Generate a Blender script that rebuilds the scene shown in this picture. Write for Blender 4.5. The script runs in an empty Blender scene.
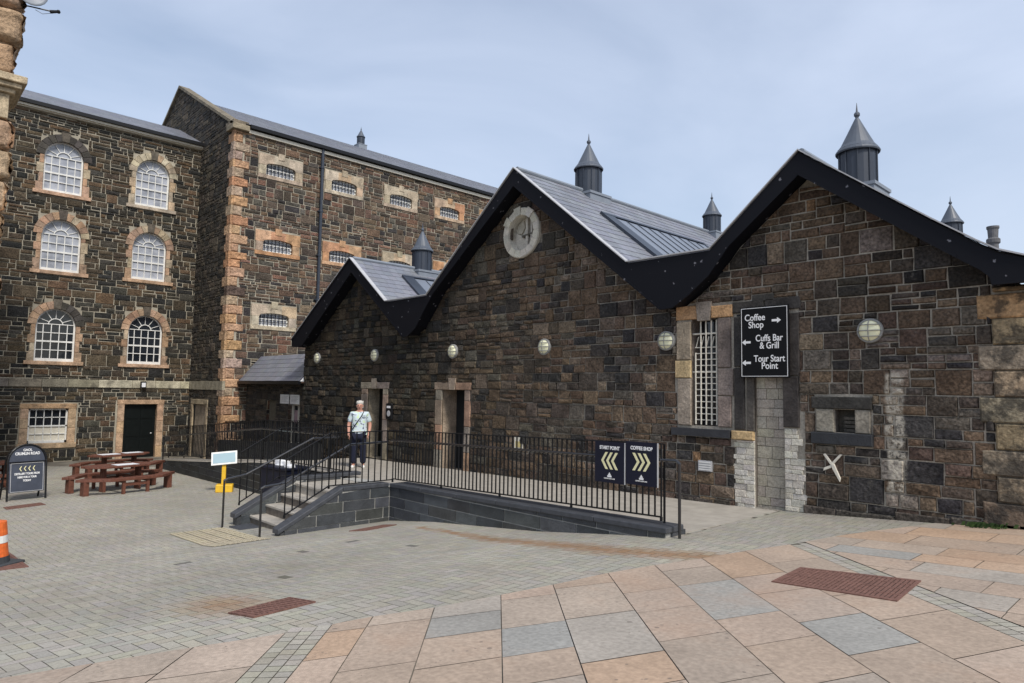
import bpy, bmesh, math, random
from math import sin, cos, pi, radians as RD
from mathutils import Vector, Matrix

scene = bpy.context.scene
C = scene.collection
random.seed(7)

# ------------------------------------------------------------------ materials
def newmat(name, rough=0.8, spec=0.3, metal=0.0):
    m = bpy.data.materials.new(name); m.use_nodes = True
    b = m.node_tree.nodes['Principled BSDF']
    b.inputs['Roughness'].default_value = rough
    b.inputs['Specular IOR Level'].default_value = spec
    b.inputs['Metallic'].default_value = metal
    return m, m.node_tree, b

def N(nt, t, **kw):
    n = nt.nodes.new(t)
    for k, v in kw.items(): setattr(n, k, v)
    return n

def flat(name, col, rough=0.7, spec=0.3, metal=0.0, nscale=9.0, namt=0.25, bump=0.0, bscale=60):
    """one colour, broken up by procedural noise"""
    m, nt, b = newmat(name, rough, spec, metal)
    tc = N(nt, 'ShaderNodeTexCoord')
    no = N(nt, 'ShaderNodeTexNoise'); no.inputs['Scale'].default_value = nscale; no.inputs['Detail'].default_value = 6
    nt.links.new(tc.outputs['Object'], no.inputs['Vector'])
    mr = N(nt, 'ShaderNodeMapRange'); mr.inputs['From Min'].default_value = 0.25; mr.inputs['From Max'].default_value = 0.75
    mr.inputs['To Min'].default_value = 1 - namt; mr.inputs['To Max'].default_value = 1 + namt
    nt.links.new(no.outputs['Fac'], mr.inputs['Value'])
    hs = N(nt, 'ShaderNodeHueSaturation'); hs.inputs['Color'].default_value = (*col, 1)
    nt.links.new(mr.outputs['Result'], hs.inputs['Value'])
    nt.links.new(hs.outputs['Color'], b.inputs['Base Color'])
    if bump:
        n2 = N(nt, 'ShaderNodeTexNoise'); n2.inputs['Scale'].default_value = bscale; n2.inputs['Detail'].default_value = 4
        nt.links.new(tc.outputs['Object'], n2.inputs['Vector'])
        bp = N(nt, 'ShaderNodeBump'); bp.inputs['Strength'].default_value = bump; bp.inputs['Distance'].default_value = 0.02
        nt.links.new(n2.outputs['Fac'], bp.inputs['Height']); nt.links.new(bp.outputs['Normal'], b.inputs['Normal'])
    return m

def attrmat(name, rough=0.85, spec=0.25, f1=3.0, a1=0.3, f2=35.0, a2=0.45, bump=0.7, bscale=18, bdist=0.03, stain=None, spots=None):
    """stone: colour per stone from the Col attribute, two noises, rock faced bump"""
    m, nt, b = newmat(name, rough, spec)
    tc = N(nt, 'ShaderNodeTexCoord'); at = N(nt, 'ShaderNodeAttribute'); at.attribute_name = 'Col'
    cur = at.outputs['Color']
    for f, a, det in ((f1, a1, 5), (f2, a2, 8)):
        no = N(nt, 'ShaderNodeTexNoise'); no.inputs['Scale'].default_value = f; no.inputs['Detail'].default_value = det
        nt.links.new(tc.outputs['Object'], no.inputs['Vector'])
        mr = N(nt, 'ShaderNodeMapRange'); mr.inputs['From Min'].default_value = 0.3; mr.inputs['From Max'].default_value = 0.7
        mr.inputs['To Min'].default_value = 1 - a; mr.inputs['To Max'].default_value = 1 + a
        nt.links.new(no.outputs['Fac'], mr.inputs['Value'])
        hs = N(nt, 'ShaderNodeHueSaturation'); nt.links.new(cur, hs.inputs['Color'])
        nt.links.new(mr.outputs['Result'], hs.inputs['Value']); cur = hs.outputs['Color']
    if stain:
        scol, sscale, lo, hi = stain
        no = N(nt, 'ShaderNodeTexNoise'); no.inputs['Scale'].default_value = sscale; no.inputs['Detail'].default_value = 9
        no.inputs['Roughness'].default_value = 0.68
        nt.links.new(tc.outputs['Object'], no.inputs['Vector'])
        mr = N(nt, 'ShaderNodeMapRange'); mr.inputs['From Min'].default_value = lo; mr.inputs['From Max'].default_value = hi
        mr.inputs['To Max'].default_value = 0.75
        nt.links.new(no.outputs['Fac'], mr.inputs['Value'])
        mx = N(nt, 'ShaderNodeMix', data_type='RGBA'); mx.inputs['B'].default_value = (*scol, 1)
        nt.links.new(mr.outputs['Result'], mx.inputs['Factor']); nt.links.new(cur, mx.inputs['A']); cur = mx.outputs['Result']
    if spots:      # gum, grit and droppings
        for scl, thr, colr in spots:
            vo = N(nt, 'ShaderNodeTexVoronoi'); vo.inputs['Scale'].default_value = scl; nt.links.new(tc.outputs['Object'], vo.inputs['Vector'])
            nz = N(nt, 'ShaderNodeTexNoise'); nz.inputs['Scale'].default_value = scl * .23; nt.links.new(tc.outputs['Object'], nz.inputs['Vector'])
            th = N(nt, 'ShaderNodeMapRange'); th.inputs['From Min'].default_value = .5; th.inputs['From Max'].default_value = .75; th.inputs['To Max'].default_value = thr
            nt.links.new(nz.outputs['Fac'], th.inputs['Value'])
            lt = N(nt, 'ShaderNodeMath', operation='LESS_THAN'); nt.links.new(vo.outputs['Distance'], lt.inputs[0]); nt.links.new(th.outputs['Result'], lt.inputs[1])
            ml = N(nt, 'ShaderNodeMath', operation='MULTIPLY'); ml.inputs[1].default_value = .6; nt.links.new(lt.outputs[0], ml.inputs[0])
            mx = N(nt, 'ShaderNodeMix', data_type='RGBA'); mx.inputs['B'].default_value = (*colr, 1)
            nt.links.new(ml.outputs[0], mx.inputs['Factor']); nt.links.new(cur, mx.inputs['A']); cur = mx.outputs['Result']
    nt.links.new(cur, b.inputs['Base Color'])
    if bump:
        n2 = N(nt, 'ShaderNodeTexNoise'); n2.inputs['Scale'].default_value = bscale; n2.inputs['Detail'].default_value = 6
        n2.inputs['Roughness'].default_value = 0.6
        nt.links.new(tc.outputs['Object'], n2.inputs['Vector'])
        bp = N(nt, 'ShaderNodeBump'); bp.inputs['Strength'].default_value = bump; bp.inputs['Distance'].default_value = bdist
        nt.links.new(n2.outputs['Fac'], bp.inputs['Height']); nt.links.new(bp.outputs['Normal'], b.inputs['Normal'])
    return m

M = {}
M['stone'] = attrmat('rubble_stone', a1=.3, f2=28, a2=.6, bump=1.0, bscale=13, bdist=.045, stain=((0.20, 0.185, 0.155), 11, 0.62, 0.80))
M['sand'] = attrmat('sandstone', f1=3.5, a1=0.35, f2=30, a2=0.3, bump=0.6, bscale=15, stain=((0.05, 0.045, 0.040), 3.2, 0.55, 0.74))
M['rock'] = attrmat('vermiculated_sandstone', f1=3, a1=0.25, f2=14, a2=0.25, bump=.8, bscale=7, bdist=0.12)
M['quoin'] = attrmat('weathered_quoin', f1=4, a1=0.3, f2=30, a2=0.35, bump=0.9, bscale=12, bdist=.05, stain=((0.035, 0.033, 0.03), 3.2, 0.47, 0.56))
M['quoinB'] = attrmat('rock_faced_sandstone', f1=4, a1=0.25, f2=14, a2=0.35, bump=1.0, bscale=6, bdist=.12)
M['slate'] = attrmat('roof_slate', rough=0.48, spec=0.5, f1=1.2, a1=0.10, f2=30, a2=0.12, bump=0.15, bscale=40)
M['paver'] = attrmat('paver', rough=0.85, f1=0.45, a1=0.12, f2=60, a2=0.14, bump=0.25, bscale=90, bdist=0.006, stain=((0.18, 0.15, 0.105), 0.55, 0.54, 0.85), spots=((7, .12, (.10, .09, .075)),))
M['flag'] = attrmat('flagstone', rough=0.75, f1=1.6, a1=0.12, f2=28, a2=0.17, bump=0.3, bscale=45, bdist=0.008,
                    stain=((0.27, 0.16, 0.10), 0.8, 0.54, 0.85), spots=((9, .22, (.12, .10, .085)), (23, .3, (.16, .13, .11)), (6, .06, (.5, .48, .45))))
M['plinth'] = attrmat('dark_basalt', rough=0.6, spec=0.4, f1=5, a1=0.25, f2=60, a2=0.25, bump=0.4, bscale=30)
M['joint'] = flat('paving_joint', (0.15, 0.135, 0.11), 0.95, nscale=2.2, namt=0.55)
M['coping'] = flat('coping_granite', (0.055, 0.059, 0.068), 0.5, 0.4, nscale=12, namt=0.25, bump=0.15)
M['deck'] = flat('deck_paving', (0.34, 0.312, 0.27), 0.85, nscale=5, namt=0.18, bump=0.2)
M['step'] = flat('step_stone', (0.36, 0.33, 0.285), 0.85, nscale=7, namt=0.25, bump=0.3)
M['riser'] = flat('step_riser', (0.14, 0.12, 0.10), 0.85, nscale=9, namt=0.35, bump=0.3)
M['black'] = flat('black_painted_steel', (0.006, 0.0065, 0.008), 0.42, 0.3, nscale=20, namt=0.2)
M['handrail'] = flat('handrail_black_enamel', (0.016, 0.016, 0.018), 0.2, .8, nscale=20, namt=0.1)
M['white'] = flat('white_paint', (0.72, 0.72, 0.69), 0.5, 0.35, nscale=7, namt=0.16)
M['cream'] = flat('cream_paint', (0.66, 0.62, 0.52), 0.5, 0.4, nscale=12, namt=0.1)
M['offwhite'] = flat('weathered_white_iron', (0.66, 0.62, 0.53), 0.6, 0.3, nscale=25, namt=0.2)
M['dark'] = flat('dark_interior', (0.010, 0.011, 0.012), 0.9)
M['darkdoor'] = flat('black_door', (0.004, 0.006, 0.006), 0.35, 0.3)
M['lead'] = flat('lead_sheet', (0.20, 0.225, 0.26), 0.5, 0.5, nscale=4, namt=0.12)
M['zinc'] = flat('dark_zinc', (0.028, 0.036, 0.052), 0.42, 0.5, metal=0.0, nscale=3, namt=0.15)
M['zincroof'] = flat('zinc_cone', (0.075, 0.088, 0.11), 0.45, 0.5, nscale=3, namt=0.15)
M['verge'] = flat('verge_metal', (0.42, 0.42, 0.43), 0.5, 0.4, nscale=6, namt=0.15)
M['rust'] = flat('rusty_iron', (0.165, 0.088, 0.070), 0.9, 0.2, nscale=25, namt=0.35, bump=0.3)
M['wood'] = flat('red_stained_wood', (0.13, 0.050, 0.032), 0.5, 0.4, nscale=14, namt=0.3, bump=0.2)
M['paper'] = flat('white_paper', (0.75, 0.76, 0.78), 0.6, nscale=30, namt=0.04)
M['signblack'] = flat('sign_black', (0.004, 0.004, 0.005), 0.5, 0.2, nscale=4, namt=0.1)
M['signnavy'] = flat('sign_navy', (0.008, 0.009, 0.022), 0.5, 0.25, nscale=4, namt=0.15)
M['signslate'] = flat('board_slate', (0.050, 0.058, 0.080), 0.5, 0.4, nscale=6, namt=0.2)
M['signwhite'] = flat('sign_lettering', (0.80, 0.80, 0.80), 0.5, nscale=8, namt=0.03)
M['signgold'] = flat('sign_pale_gold', (0.74, 0.70, 0.42), 0.5, nscale=8, namt=0.05)
M['yellow'] = flat('yellow_plastic', (0.72, 0.44, 0.03), 0.45, 0.4, nscale=8, namt=0.12)
M['orange'] = flat('orange_plastic', (0.68, 0.14, 0.03), 0.5, 0.4, nscale=14, namt=0.25)
M['rubber'] = flat('grey_black_rubber', (0.05, 0.055, 0.06), 0.8, nscale=9, namt=0.2)
M['panelblue'] = flat('pale_blue_panel', (0.28, 0.40, 0.45), 0.35, 0.5, nscale=6, namt=0.06)
M['lampglass'] = flat('lamp_lens', (0.86, 0.84, 0.58), 0.25, 0.5, nscale=10, namt=0.08)
M['lampgrey'] = flat('lamp_housing', (0.27, 0.27, 0.26), 0.5, 0.4, nscale=12, namt=0.15)
M['blue'] = flat('dark_blue_box', (0.004, 0.006, 0.018), 0.5, 0.4)
M['render'] = attrmat('limewashed_render', f1=6, a1=0.15, f2=50, a2=0.25, bump=0.6, bscale=25, stain=((0.12, 0.11, 0.095), 9, 0.60, 0.78))
M['skin'] = flat('skin', (0.52, 0.27, 0.20), 0.55, 0.3, nscale=20, namt=0.08)
M['trouser'] = flat('navy_trousers', (0.012, 0.015, 0.032), 0.85, nscale=20, namt=0.2)
M['hair'] = flat('pale_grey_hair', (0.52, 0.50, 0.46), 0.8, nscale=60, namt=0.3)
M['cap'] = flat('pale_cap', (0.62, 0.62, 0.58), 0.8, nscale=30, namt=0.1)
M['eye'] = flat('dark_eye', (0.02, 0.015, 0.012), 0.3)
M['lip'] = flat('lips', (0.36, 0.13, 0.11), 0.5)
M['leaf'] = flat('weed_green', (0.04, 0.075, 0.02), 0.7, nscale=20, namt=0.4)
M['patched'] = attrmat('old_mortar', f1=3, a1=.25, f2=30, a2=.25, bump=.5, bscale=40)
M['orange_rock'] = None
M['patchedA'] = flat('old_mortar_pale', (0.34, 0.31, 0.245), 0.95, nscale=2.5, namt=0.3, bump=0.5, bscale=40)

# bargeboard paint: near black with small peeled white flecks
def streak(m, cx, hw, z0, z1, colr):
    # a streak of old limewash left on the wall, ragged edged; object space of the wall
    nt = m.node_tree; b = nt.nodes['Principled BSDF']; old = b.inputs['Base Color'].links[0].from_socket
    tc = N(nt, 'ShaderNodeTexCoord'); sp = N(nt, 'ShaderNodeSeparateXYZ'); nt.links.new(tc.outputs['Object'], sp.inputs[0])
    def mth(op, a, b_=None):
        n = N(nt, 'ShaderNodeMath', operation=op)
        for i_, v_ in enumerate((a, b_)):
            if v_ is None: continue
            if isinstance(v_, (int, float)): n.inputs[i_].default_value = v_
            else: nt.links.new(v_, n.inputs[i_])
        return n.outputs[0]
    n1 = N(nt, 'ShaderNodeTexNoise'); n1.inputs['Scale'].default_value = 3.5; n1.inputs['Detail'].default_value = 6; nt.links.new(tc.outputs['Object'], n1.inputs['Vector'])
    n2 = N(nt, 'ShaderNodeTexNoise'); n2.inputs['Scale'].default_value = 16; n2.inputs['Detail'].default_value = 8; n2.inputs['Roughness'].default_value = .7; nt.links.new(tc.outputs['Object'], n2.inputs['Vector'])
    dx = mth('ABSOLUTE', mth('SUBTRACT', sp.outputs['X'], cx)); dx = mth('ADD', dx, mth('MULTIPLY', mth('SUBTRACT', n1.outputs['Fac'], .5), hw * 1.6))
    def mr_(v_, a, b_):
        r = N(nt, 'ShaderNodeMapRange', interpolation_type='SMOOTHSTEP'); r.inputs['From Min'].default_value = a; r.inputs['From Max'].default_value = b_; nt.links.new(v_, r.inputs['Value']); return r.outputs['Result']
    k = mth('MULTIPLY', mr_(dx, hw * 1.25, hw * .75), mr_(n2.outputs['Fac'], .36, .58))
    k = mth('MULTIPLY', k, mth('MULTIPLY', mr_(sp.outputs['Z'], z0 - .1, z0 + .15), mr_(sp.outputs['Z'], z1 + .02, z1 - .04)))
    k = mth('MULTIPLY', k, .8)
    mx = N(nt, 'ShaderNodeMix', data_type='RGBA'); mx.inputs['B'].default_value = (*colr, 1)
    nt.links.new(k, mx.inputs['Factor']); nt.links.new(old, mx.inputs['A']); nt.links.new(mx.outputs['Result'], b.inputs['Base Color'])
def barge():
    m, nt, b = newmat('black_bargeboard', 0.65, 0.22)
    tc = N(nt, 'ShaderNodeTexCoord')
    vo = N(nt, 'ShaderNodeTexVoronoi'); vo.inputs['Scale'].default_value = 5.5
    nd = N(nt, 'ShaderNodeTexNoise'); nd.inputs['Scale'].default_value = 30; nd.inputs['Detail'].default_value = 3
    nt.links.new(tc.outputs['Object'], nd.inputs['Vector'])
    mxv = N(nt, 'ShaderNodeMix', data_type='RGBA', blend_type='ADD'); mxv.inputs['Factor'].default_value = 0.07
    nt.links.new(tc.outputs['Object'], mxv.inputs['A']); nt.links.new(nd.outputs['Color'], mxv.inputs['B'])
    nt.links.new(mxv.outputs['Result'], vo.inputs['Vector'])
    no = N(nt, 'ShaderNodeTexNoise'); no.inputs['Scale'].default_value = 1.1
    nt.links.new(tc.outputs['Object'], no.inputs['Vector'])
    th = N(nt, 'ShaderNodeMapRange'); th.inputs['From Min'].default_value = 0.45; th.inputs['From Max'].default_value = 0.7
    th.inputs['To Min'].default_value = 0.07; th.inputs['To Max'].default_value = 0.15
    nt.links.new(no.outputs['Fac'], th.inputs['Value'])
    lt = N(nt, 'ShaderNodeMath', operation='LESS_THAN')
    nt.links.new(vo.outputs['Distance'], lt.inputs[0]); nt.links.new(th.outputs['Result'], lt.inputs[1])
    mx = N(nt, 'ShaderNodeMix', data_type='RGBA')
    mx.inputs['A'].default_value = (0.003, 0.0035, 0.007, 1); mx.inputs['B'].default_value = (0.16, 0.16, 0.18, 1)
    nt.links.new(lt.outputs[0], mx.inputs['Factor']); nt.links.new(mx.outputs['Result'], b.inputs['Base Color'])
    return m
M['barge'] = barge()
M['fstone'] = attrmat('facade_rubble_stone', a1=.3, f2=28, a2=.6, bump=1.0, bscale=13, bdist=.045, stain=((0.20, 0.185, 0.155), 9, 0.60, 0.80))
M['fmortar'] = attrmat('facade_mortar', f1=3, a1=.25, f2=30, a2=.25, bump=.5, bscale=40)
for k_ in ('fstone', 'fmortar'):
    streak(M[k_], 8.21, .11, .5, 2.24, (.52, .48, .40)); 

def shirtmat():
    m, nt, b = newmat('patterned_shirt', 0.85, 0.2)
    tc = N(nt, 'ShaderNodeTexCoord'); no = N(nt, 'ShaderNodeTexNoise'); no.inputs['Scale'].default_value = 14; no.inputs['Detail'].default_value = 4
    nt.links.new(tc.outputs['Object'], no.inputs['Vector'])
    cr = N(nt, 'ShaderNodeValToRGB'); e = cr.color_ramp.elements
    e[0].position = 0.36; e[0].color = (0.10, 0.13, 0.17, 1); e[1].position = 0.44; e[1].color = (0.56, 0.63, 0.67, 1)
    x = cr.color_ramp.elements.new(0.56); x.color = (0.50, 0.60, 0.66, 1)
    x = cr.color_ramp.elements.new(0.66); x.color = (0.55, 0.70, 0.35, 1)
    nt.links.new(no.outputs['Fac'], cr.inputs['Fac']); nt.links.new(cr.outputs['Color'], b.inputs['Base Color'])
    return m
M['shirt'] = shirtmat()

def glass(name, col, rough=0.08, spec=0.6, vary=None):
    m, nt, b = newmat(name, rough, spec)
    tc = N(nt, 'ShaderNodeTexCoord'); no = N(nt, 'ShaderNodeTexNoise'); no.inputs['Scale'].default_value = 1.7
    nt.links.new(tc.outputs['Object'], no.inputs['Vector'])
    bp = N(nt, 'ShaderNodeBump'); bp.inputs['Strength'].default_value = 0.12; bp.inputs['Distance'].default_value = 0.05
    nt.links.new(no.outputs['Fac'], bp.inputs['Height']); nt.links.new(bp.outputs['Normal'], b.inputs['Normal'])
    b.inputs['Base Color'].default_value = (*col, 1)
    if vary:       # blinds behind the glass plus uneven sky reflections, put into the colour
        n3 = N(nt, 'ShaderNodeTexNoise'); n3.inputs['Scale'].default_value = 2.6; n3.inputs['Detail'].default_value = 3; nt.links.new(tc.outputs['Object'], n3.inputs['Vector'])
        cr = N(nt, 'ShaderNodeValToRGB'); cr.color_ramp.elements[0].position = .36; cr.color_ramp.elements[0].color = (*vary, 1); cr.color_ramp.elements[1].position = .62; cr.color_ramp.elements[1].color = (*col, 1)
        nt.links.new(n3.outputs['Fac'], cr.inputs['Fac']); nt.links.new(cr.outputs['Color'], b.inputs['Base Color'])
    return m
M['glassdark'] = glass('dark_window_glass', (0.012, 0.015, 0.02))
M['glasspale'] = glass('blind_and_reflection_glass', (0.40, 0.42, 0.47), 0.2, .6, (0.22, 0.235, 0.27))
M['glassroof'] = glass('roof_glass', (0.15, 0.17, 0.205), 0.32, 0.6)

# ------------------------------------------------------------------ mesh builder
class MB:
    def __init__(s): s.v = []; s.f = []; s.c = []; s.mi = []; s.smooth = False
    def add(s, vs, fs, col=(1, 1, 1), mi=0):
        o = len(s.v); s.v += [tuple(p) for p in vs]; s.c += [col] * len(vs)
        for f in fs: s.f.append(tuple(i + o for i in f)); s.mi.append(mi)
    def quad(s, a, b, c, d, col=(1, 1, 1), mi=0): s.add([a, b, c, d], [(0, 1, 2, 3)], col, mi)
    def hexa(s, p, col=(1, 1, 1), mi=0):   # 8 points: bottom 4, top 4
        s.add(p, [(3, 2, 1, 0), (4, 5, 6, 7), (0, 1, 5, 4), (1, 2, 6, 5), (2, 3, 7, 6), (3, 0, 4, 7)], col, mi)
    def box(s, x0, x1, y0, y1, z0, z1, col=(1, 1, 1), mi=0):
        s.hexa([(x0, y0, z0), (x1, y0, z0), (x1, y1, z0), (x0, y1, z0), (x0, y0, z1), (x1, y0, z1), (x1, y1, z1), (x0, y1, z1)], col, mi)
    def prism(s, poly, fn, d0, d1, col=(1, 1, 1), mi=0):   # poly in 2D, fn(a,b,d) -> 3D
        n = len(poly)
        s.add([fn(a, b, d0) for a, b in poly] + [fn(a, b, d1) for a, b in poly],
              [tuple(range(n))[::-1], tuple(range(n, 2 * n))] + [(i, (i + 1) % n, n + (i + 1) % n, n + i) for i in range(n)], col, mi)
    def tube(s, p, q, r, n=8, r2=None, col=(1, 1, 1), mi=0):
        p = Vector(p); q = Vector(q); d = (q - p); 
        if d.length < 1e-6: return
        d.normalize(); a = d.orthogonal().normalized(); b = d.cross(a); r2 = r if r2 is None else r2
        vs = [p + (a * cos(2 * pi * i / n) + b * sin(2 * pi * i / n)) * r for i in range(n)] + \
             [q + (a * cos(2 * pi * i / n) + b * sin(2 * pi * i / n)) * r2 for i in range(n)]
        s.add(vs, [(i, (i + 1) % n, n + (i + 1) % n, n + i) for i in range(n)] + [tuple(range(n))[::-1], tuple(range(n, 2 * n))], col, mi)
    def path(s, pts, r, n=8, mi=0):
        for a, b in zip(pts, pts[1:]): s.tube(a, b, r, n, mi=mi)
        for p in pts[1:-1]: s.ball(p, r, mi=mi)
    def ball(s, p, r, n=8, mi=0, sz=1.0):
        vs = []; fs = []
        for j in range(n // 2 + 1):
            t = pi * j / (n // 2)
            for i in range(n): vs.append((p[0] + r * sin(t) * cos(2 * pi * i / n), p[1] + r * sin(t) * sin(2 * pi * i / n), p[2] + r * cos(t) * sz))
        for j in range(n // 2):
            for i in range(n): fs.append((j * n + i, j * n + (i + 1) % n, (j + 1) * n + (i + 1) % n, (j + 1) * n + i))
        s.add(vs, fs, mi=mi)
    def lathe(s, prof, cen, n=24, mi=0, fn=None):
        fn = fn or (lambda x, y, z: (cen[0] + x, cen[1] + y, cen[2] + z))
        vs = []; fs = []
        for r, z in prof:
            for i in range(n): vs.append(fn(r * cos(2 * pi * i / n), r * sin(2 * pi * i / n), z))
        for j in range(len(prof) - 1):
            for i in range(n): fs.append((j * n + i, j * n + (i + 1) % n, (j + 1) * n + (i + 1) % n, (j + 1) * n + i))
        s.add(vs, fs, mi=mi)
    def build(s, name, mat, parent=None, local=False, smooth=False, bevel=0.0, recalc=True):
        me = bpy.data.meshes.new(name)
        off = Vector((0, 0, 0))
        if parent is not None and not local:
            o = parent
            while o is not None: off += o.location; o = o.parent
        me.from_pydata([(a - off.x, b - off.y, c - off.z) for a, b, c in s.v], [], s.f)
        mats = mat if isinstance(mat, (list, tuple)) else [mat]
        for m in mats: me.materials.append(m)
        me.polygons.foreach_set('material_index', s.mi)
        at = me.color_attributes.new('Col', 'FLOAT_COLOR', 'POINT')
        flatc = []
        for c in s.c: flatc += [c[0], c[1], c[2], 1.0]
        at.data.foreach_set('color', flatc)
        if recalc and len(s.f) < 6000:
            bm = bmesh.new(); bm.from_mesh(me); bmesh.ops.recalc_face_normals(bm, faces=bm.faces); bm.to_mesh(me); bm.free()
        if smooth: me.polygons.foreach_set('use_smooth', [True] * len(me.polygons))
        me.update()
        ob = bpy.data.objects.new(name, me); C.objects.link(ob)
        if parent is not None: ob.parent = parent
        if bevel:
            bv = ob.modifiers.new('bevel', 'BEVEL'); bv.width = bevel; bv.segments = 2; bv.limit_method = 'ANGLE'
        return ob

def tag(o, label=None, cat=None, group=None, kind=None):
    if label: o['label'] = label
    if cat: o['category'] = cat
    if group: o['group'] = group
    if kind: o['kind'] = kind
    return o
def thing(name, label, cat, loc=(0, 0, 0), rz=0.0, group=None):
    o = bpy.data.objects.new(name, None); C.objects.link(o); o.location = loc; o.rotation_euler = (0, 0, rz)
    o.empty_display_size = 0.2
    return tag(o, label, cat, group)
def clone(o, parent=None, **kw):
    c = o.copy(); C.objects.link(c)
    if parent: c.parent = parent
    for ch in list(o.children): clone(ch, c)
    return c
def jb(c, a=.07):
    k = 1 + random.uniform(-a, a); t = random.uniform(-.02, .02); return (c[0] * k * (1 + t), c[1] * k, c[2] * k * (1 - t))
def jit(c, a=0.12):
    k = 1 + random.uniform(-a, a); return (c[0] * k, c[1] * k * (1 + random.uniform(-.03, .03)), c[2] * k * (1 + random.uniform(-.05, .05)))

TEXTMATS = {}
def text(body, size, mat, parent, loc, rx=pi / 2, rz=0.0, align='CENTER', bold=0.0, name='lettering', sx=1.0):
    cu = bpy.data.curves.new(name, 'FONT'); cu.body = body; cu.size = size; cu.align_x = align; cu.align_y = 'CENTER'
    cu.extrude = 0.0015; cu.offset = bold
    t = bpy.data.objects.new('tmp', cu); C.objects.link(t)
    dg = bpy.context.evaluated_depsgraph_get()
    me = bpy.data.meshes.new_from_object(t.evaluated_get(dg)); bpy.data.objects.remove(t)
    me.materials.clear(); me.materials.append(mat)
    ob = bpy.data.objects.new(name, me); C.objects.link(ob); ob.parent = parent
    ob.location = loc; ob.rotation_euler = (rx, 0, rz); ob.scale = (sx, 1, 1)
    return ob

# ------------------------------------------------------------------ ground
HX = [-70, -30, -20, -15, -13, -11.25, -9.66, -7.2, -5.5, -5, -2, 0, 5, 30]
HZ = [-3.2, -2.9, -2.76, -2.68, -2.62, -2.53, -2.32, -2.09, -1.87, -1.82, -1.63, -1.5, -1.3, -0.9]
def h(x, y=0):
    if x <= HX[0]: return HZ[0]
    if x >= HX[-1]: return HZ[-1]
    for i in range(len(HX) - 1):
        if x <= HX[i + 1]:
            t = (x - HX[i]) / (HX[i + 1] - HX[i]); return HZ[i] + t * (HZ[i + 1] - HZ[i])

FC = Vector((-0.72354579, 0.68642731, 0.07279449)); RC = Vector((0.68901622, 0.72456701, 0.01610286)); UC = Vector((0.04169105, -0.06180774, 0.99721696))
def seen(x, y, m=2.0):     # is this bit of ground near the view (detail is only modelled there)
    p = Vector((x, y, h(x))); d = p.dot(FC)
    if d < 0.3: return False
    a = p.dot(RC) / d * 675; b = -p.dot(UC) / d * 675
    k = m * 675 / d
    return abs(a) < 512 + k and b < 342 + k

g = MB()
xs = [-1500, -400, -120, -70, -50, -40, -30] + [x * 0.5 for x in range(-59, 61)] + [45, 80, 200, 600, 1500]
xs = sorted(set(xs) | set(HX))
ys = [-1500, -300, -60, 0, 12, 60, 300, 1500]
for a, b in zip(xs, xs[1:]):
    for c, d in zip(ys, ys[1:]):
        g.quad((a, c, h(a) - .006), (b, c, h(b) - .006), (b, d, h(b) - .006), (a, d, h(a) - .006))
tag(g.build('ground', M['joint'], recalc=False), 'ground under the courtyard paving', 'ground', kind='structure')

# flagged area in rotated frame (u away along the view, v across)
D1 = (-.744, .668 / .668 * .678); 
def uv(x, y): return x * -.744 + y * .678, x * .678 + y * .744
def xy(u, v):
    det = (-.744 * .744 - .678 * .678)
    return (u * .744 - v * .678) / det, (-.744 * v - .678 * u) / det
def lin(x, xs_, ys_):
    if x <= xs_[0]: return ys_[0] + (x - xs_[0]) * (ys_[1] - ys_[0]) / (xs_[1] - xs_[0])
    for i in range(len(xs_) - 1):
        if x <= xs_[i + 1]: return ys_[i] + (x - xs_[i]) / (xs_[i + 1] - xs_[i]) * (ys_[i + 1] - ys_[i])
    return ys_[-1] + (x - xs_[-1]) * (ys_[-1] - ys_[-2]) / (xs_[-1] - xs_[-2])
BV = [-2.97, -2.27, -1.5, -0.98, -0.49, 0.06, 0.52, 1.12, 1.65, 2.21, 2.78, 3.44]
BU = [4.55, 4.86, 5.2, 5.54, 5.75, 6.09, 6.38, 6.8, 7.09, 7.34, 7.66, 7.96]
def ub(v): return lin(v, BV, BU)
def in_upper(x, y):     # flags laid square to the right hand facade
    u, v = uv(x, y)
    return v >= 3.44 and x > lin(y, [6.5, 7.85, 8.96, 9.88, 10.85], [-3.6, -3.54, -3.3, -2.93, -2.6])
def is_flag(x, y):
    u, v = uv(x, y)
    return u < ub(v) if v < 3.44 else in_upper(x, y)

def clip(poly, fn):
    out = []
    for i in range(len(poly)):
        a, b = poly[i], poly[(i + 1) % len(poly)]; fa, fb = fn(a), fn(b)
        if fa <= 0: out.append(a)
        if fa * fb < 0:
            t = fa / (fa - fb); out.append((a[0] + t * (b[0] - a[0]), a[1] + t * (b[1] - a[1])))
    return out

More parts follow.
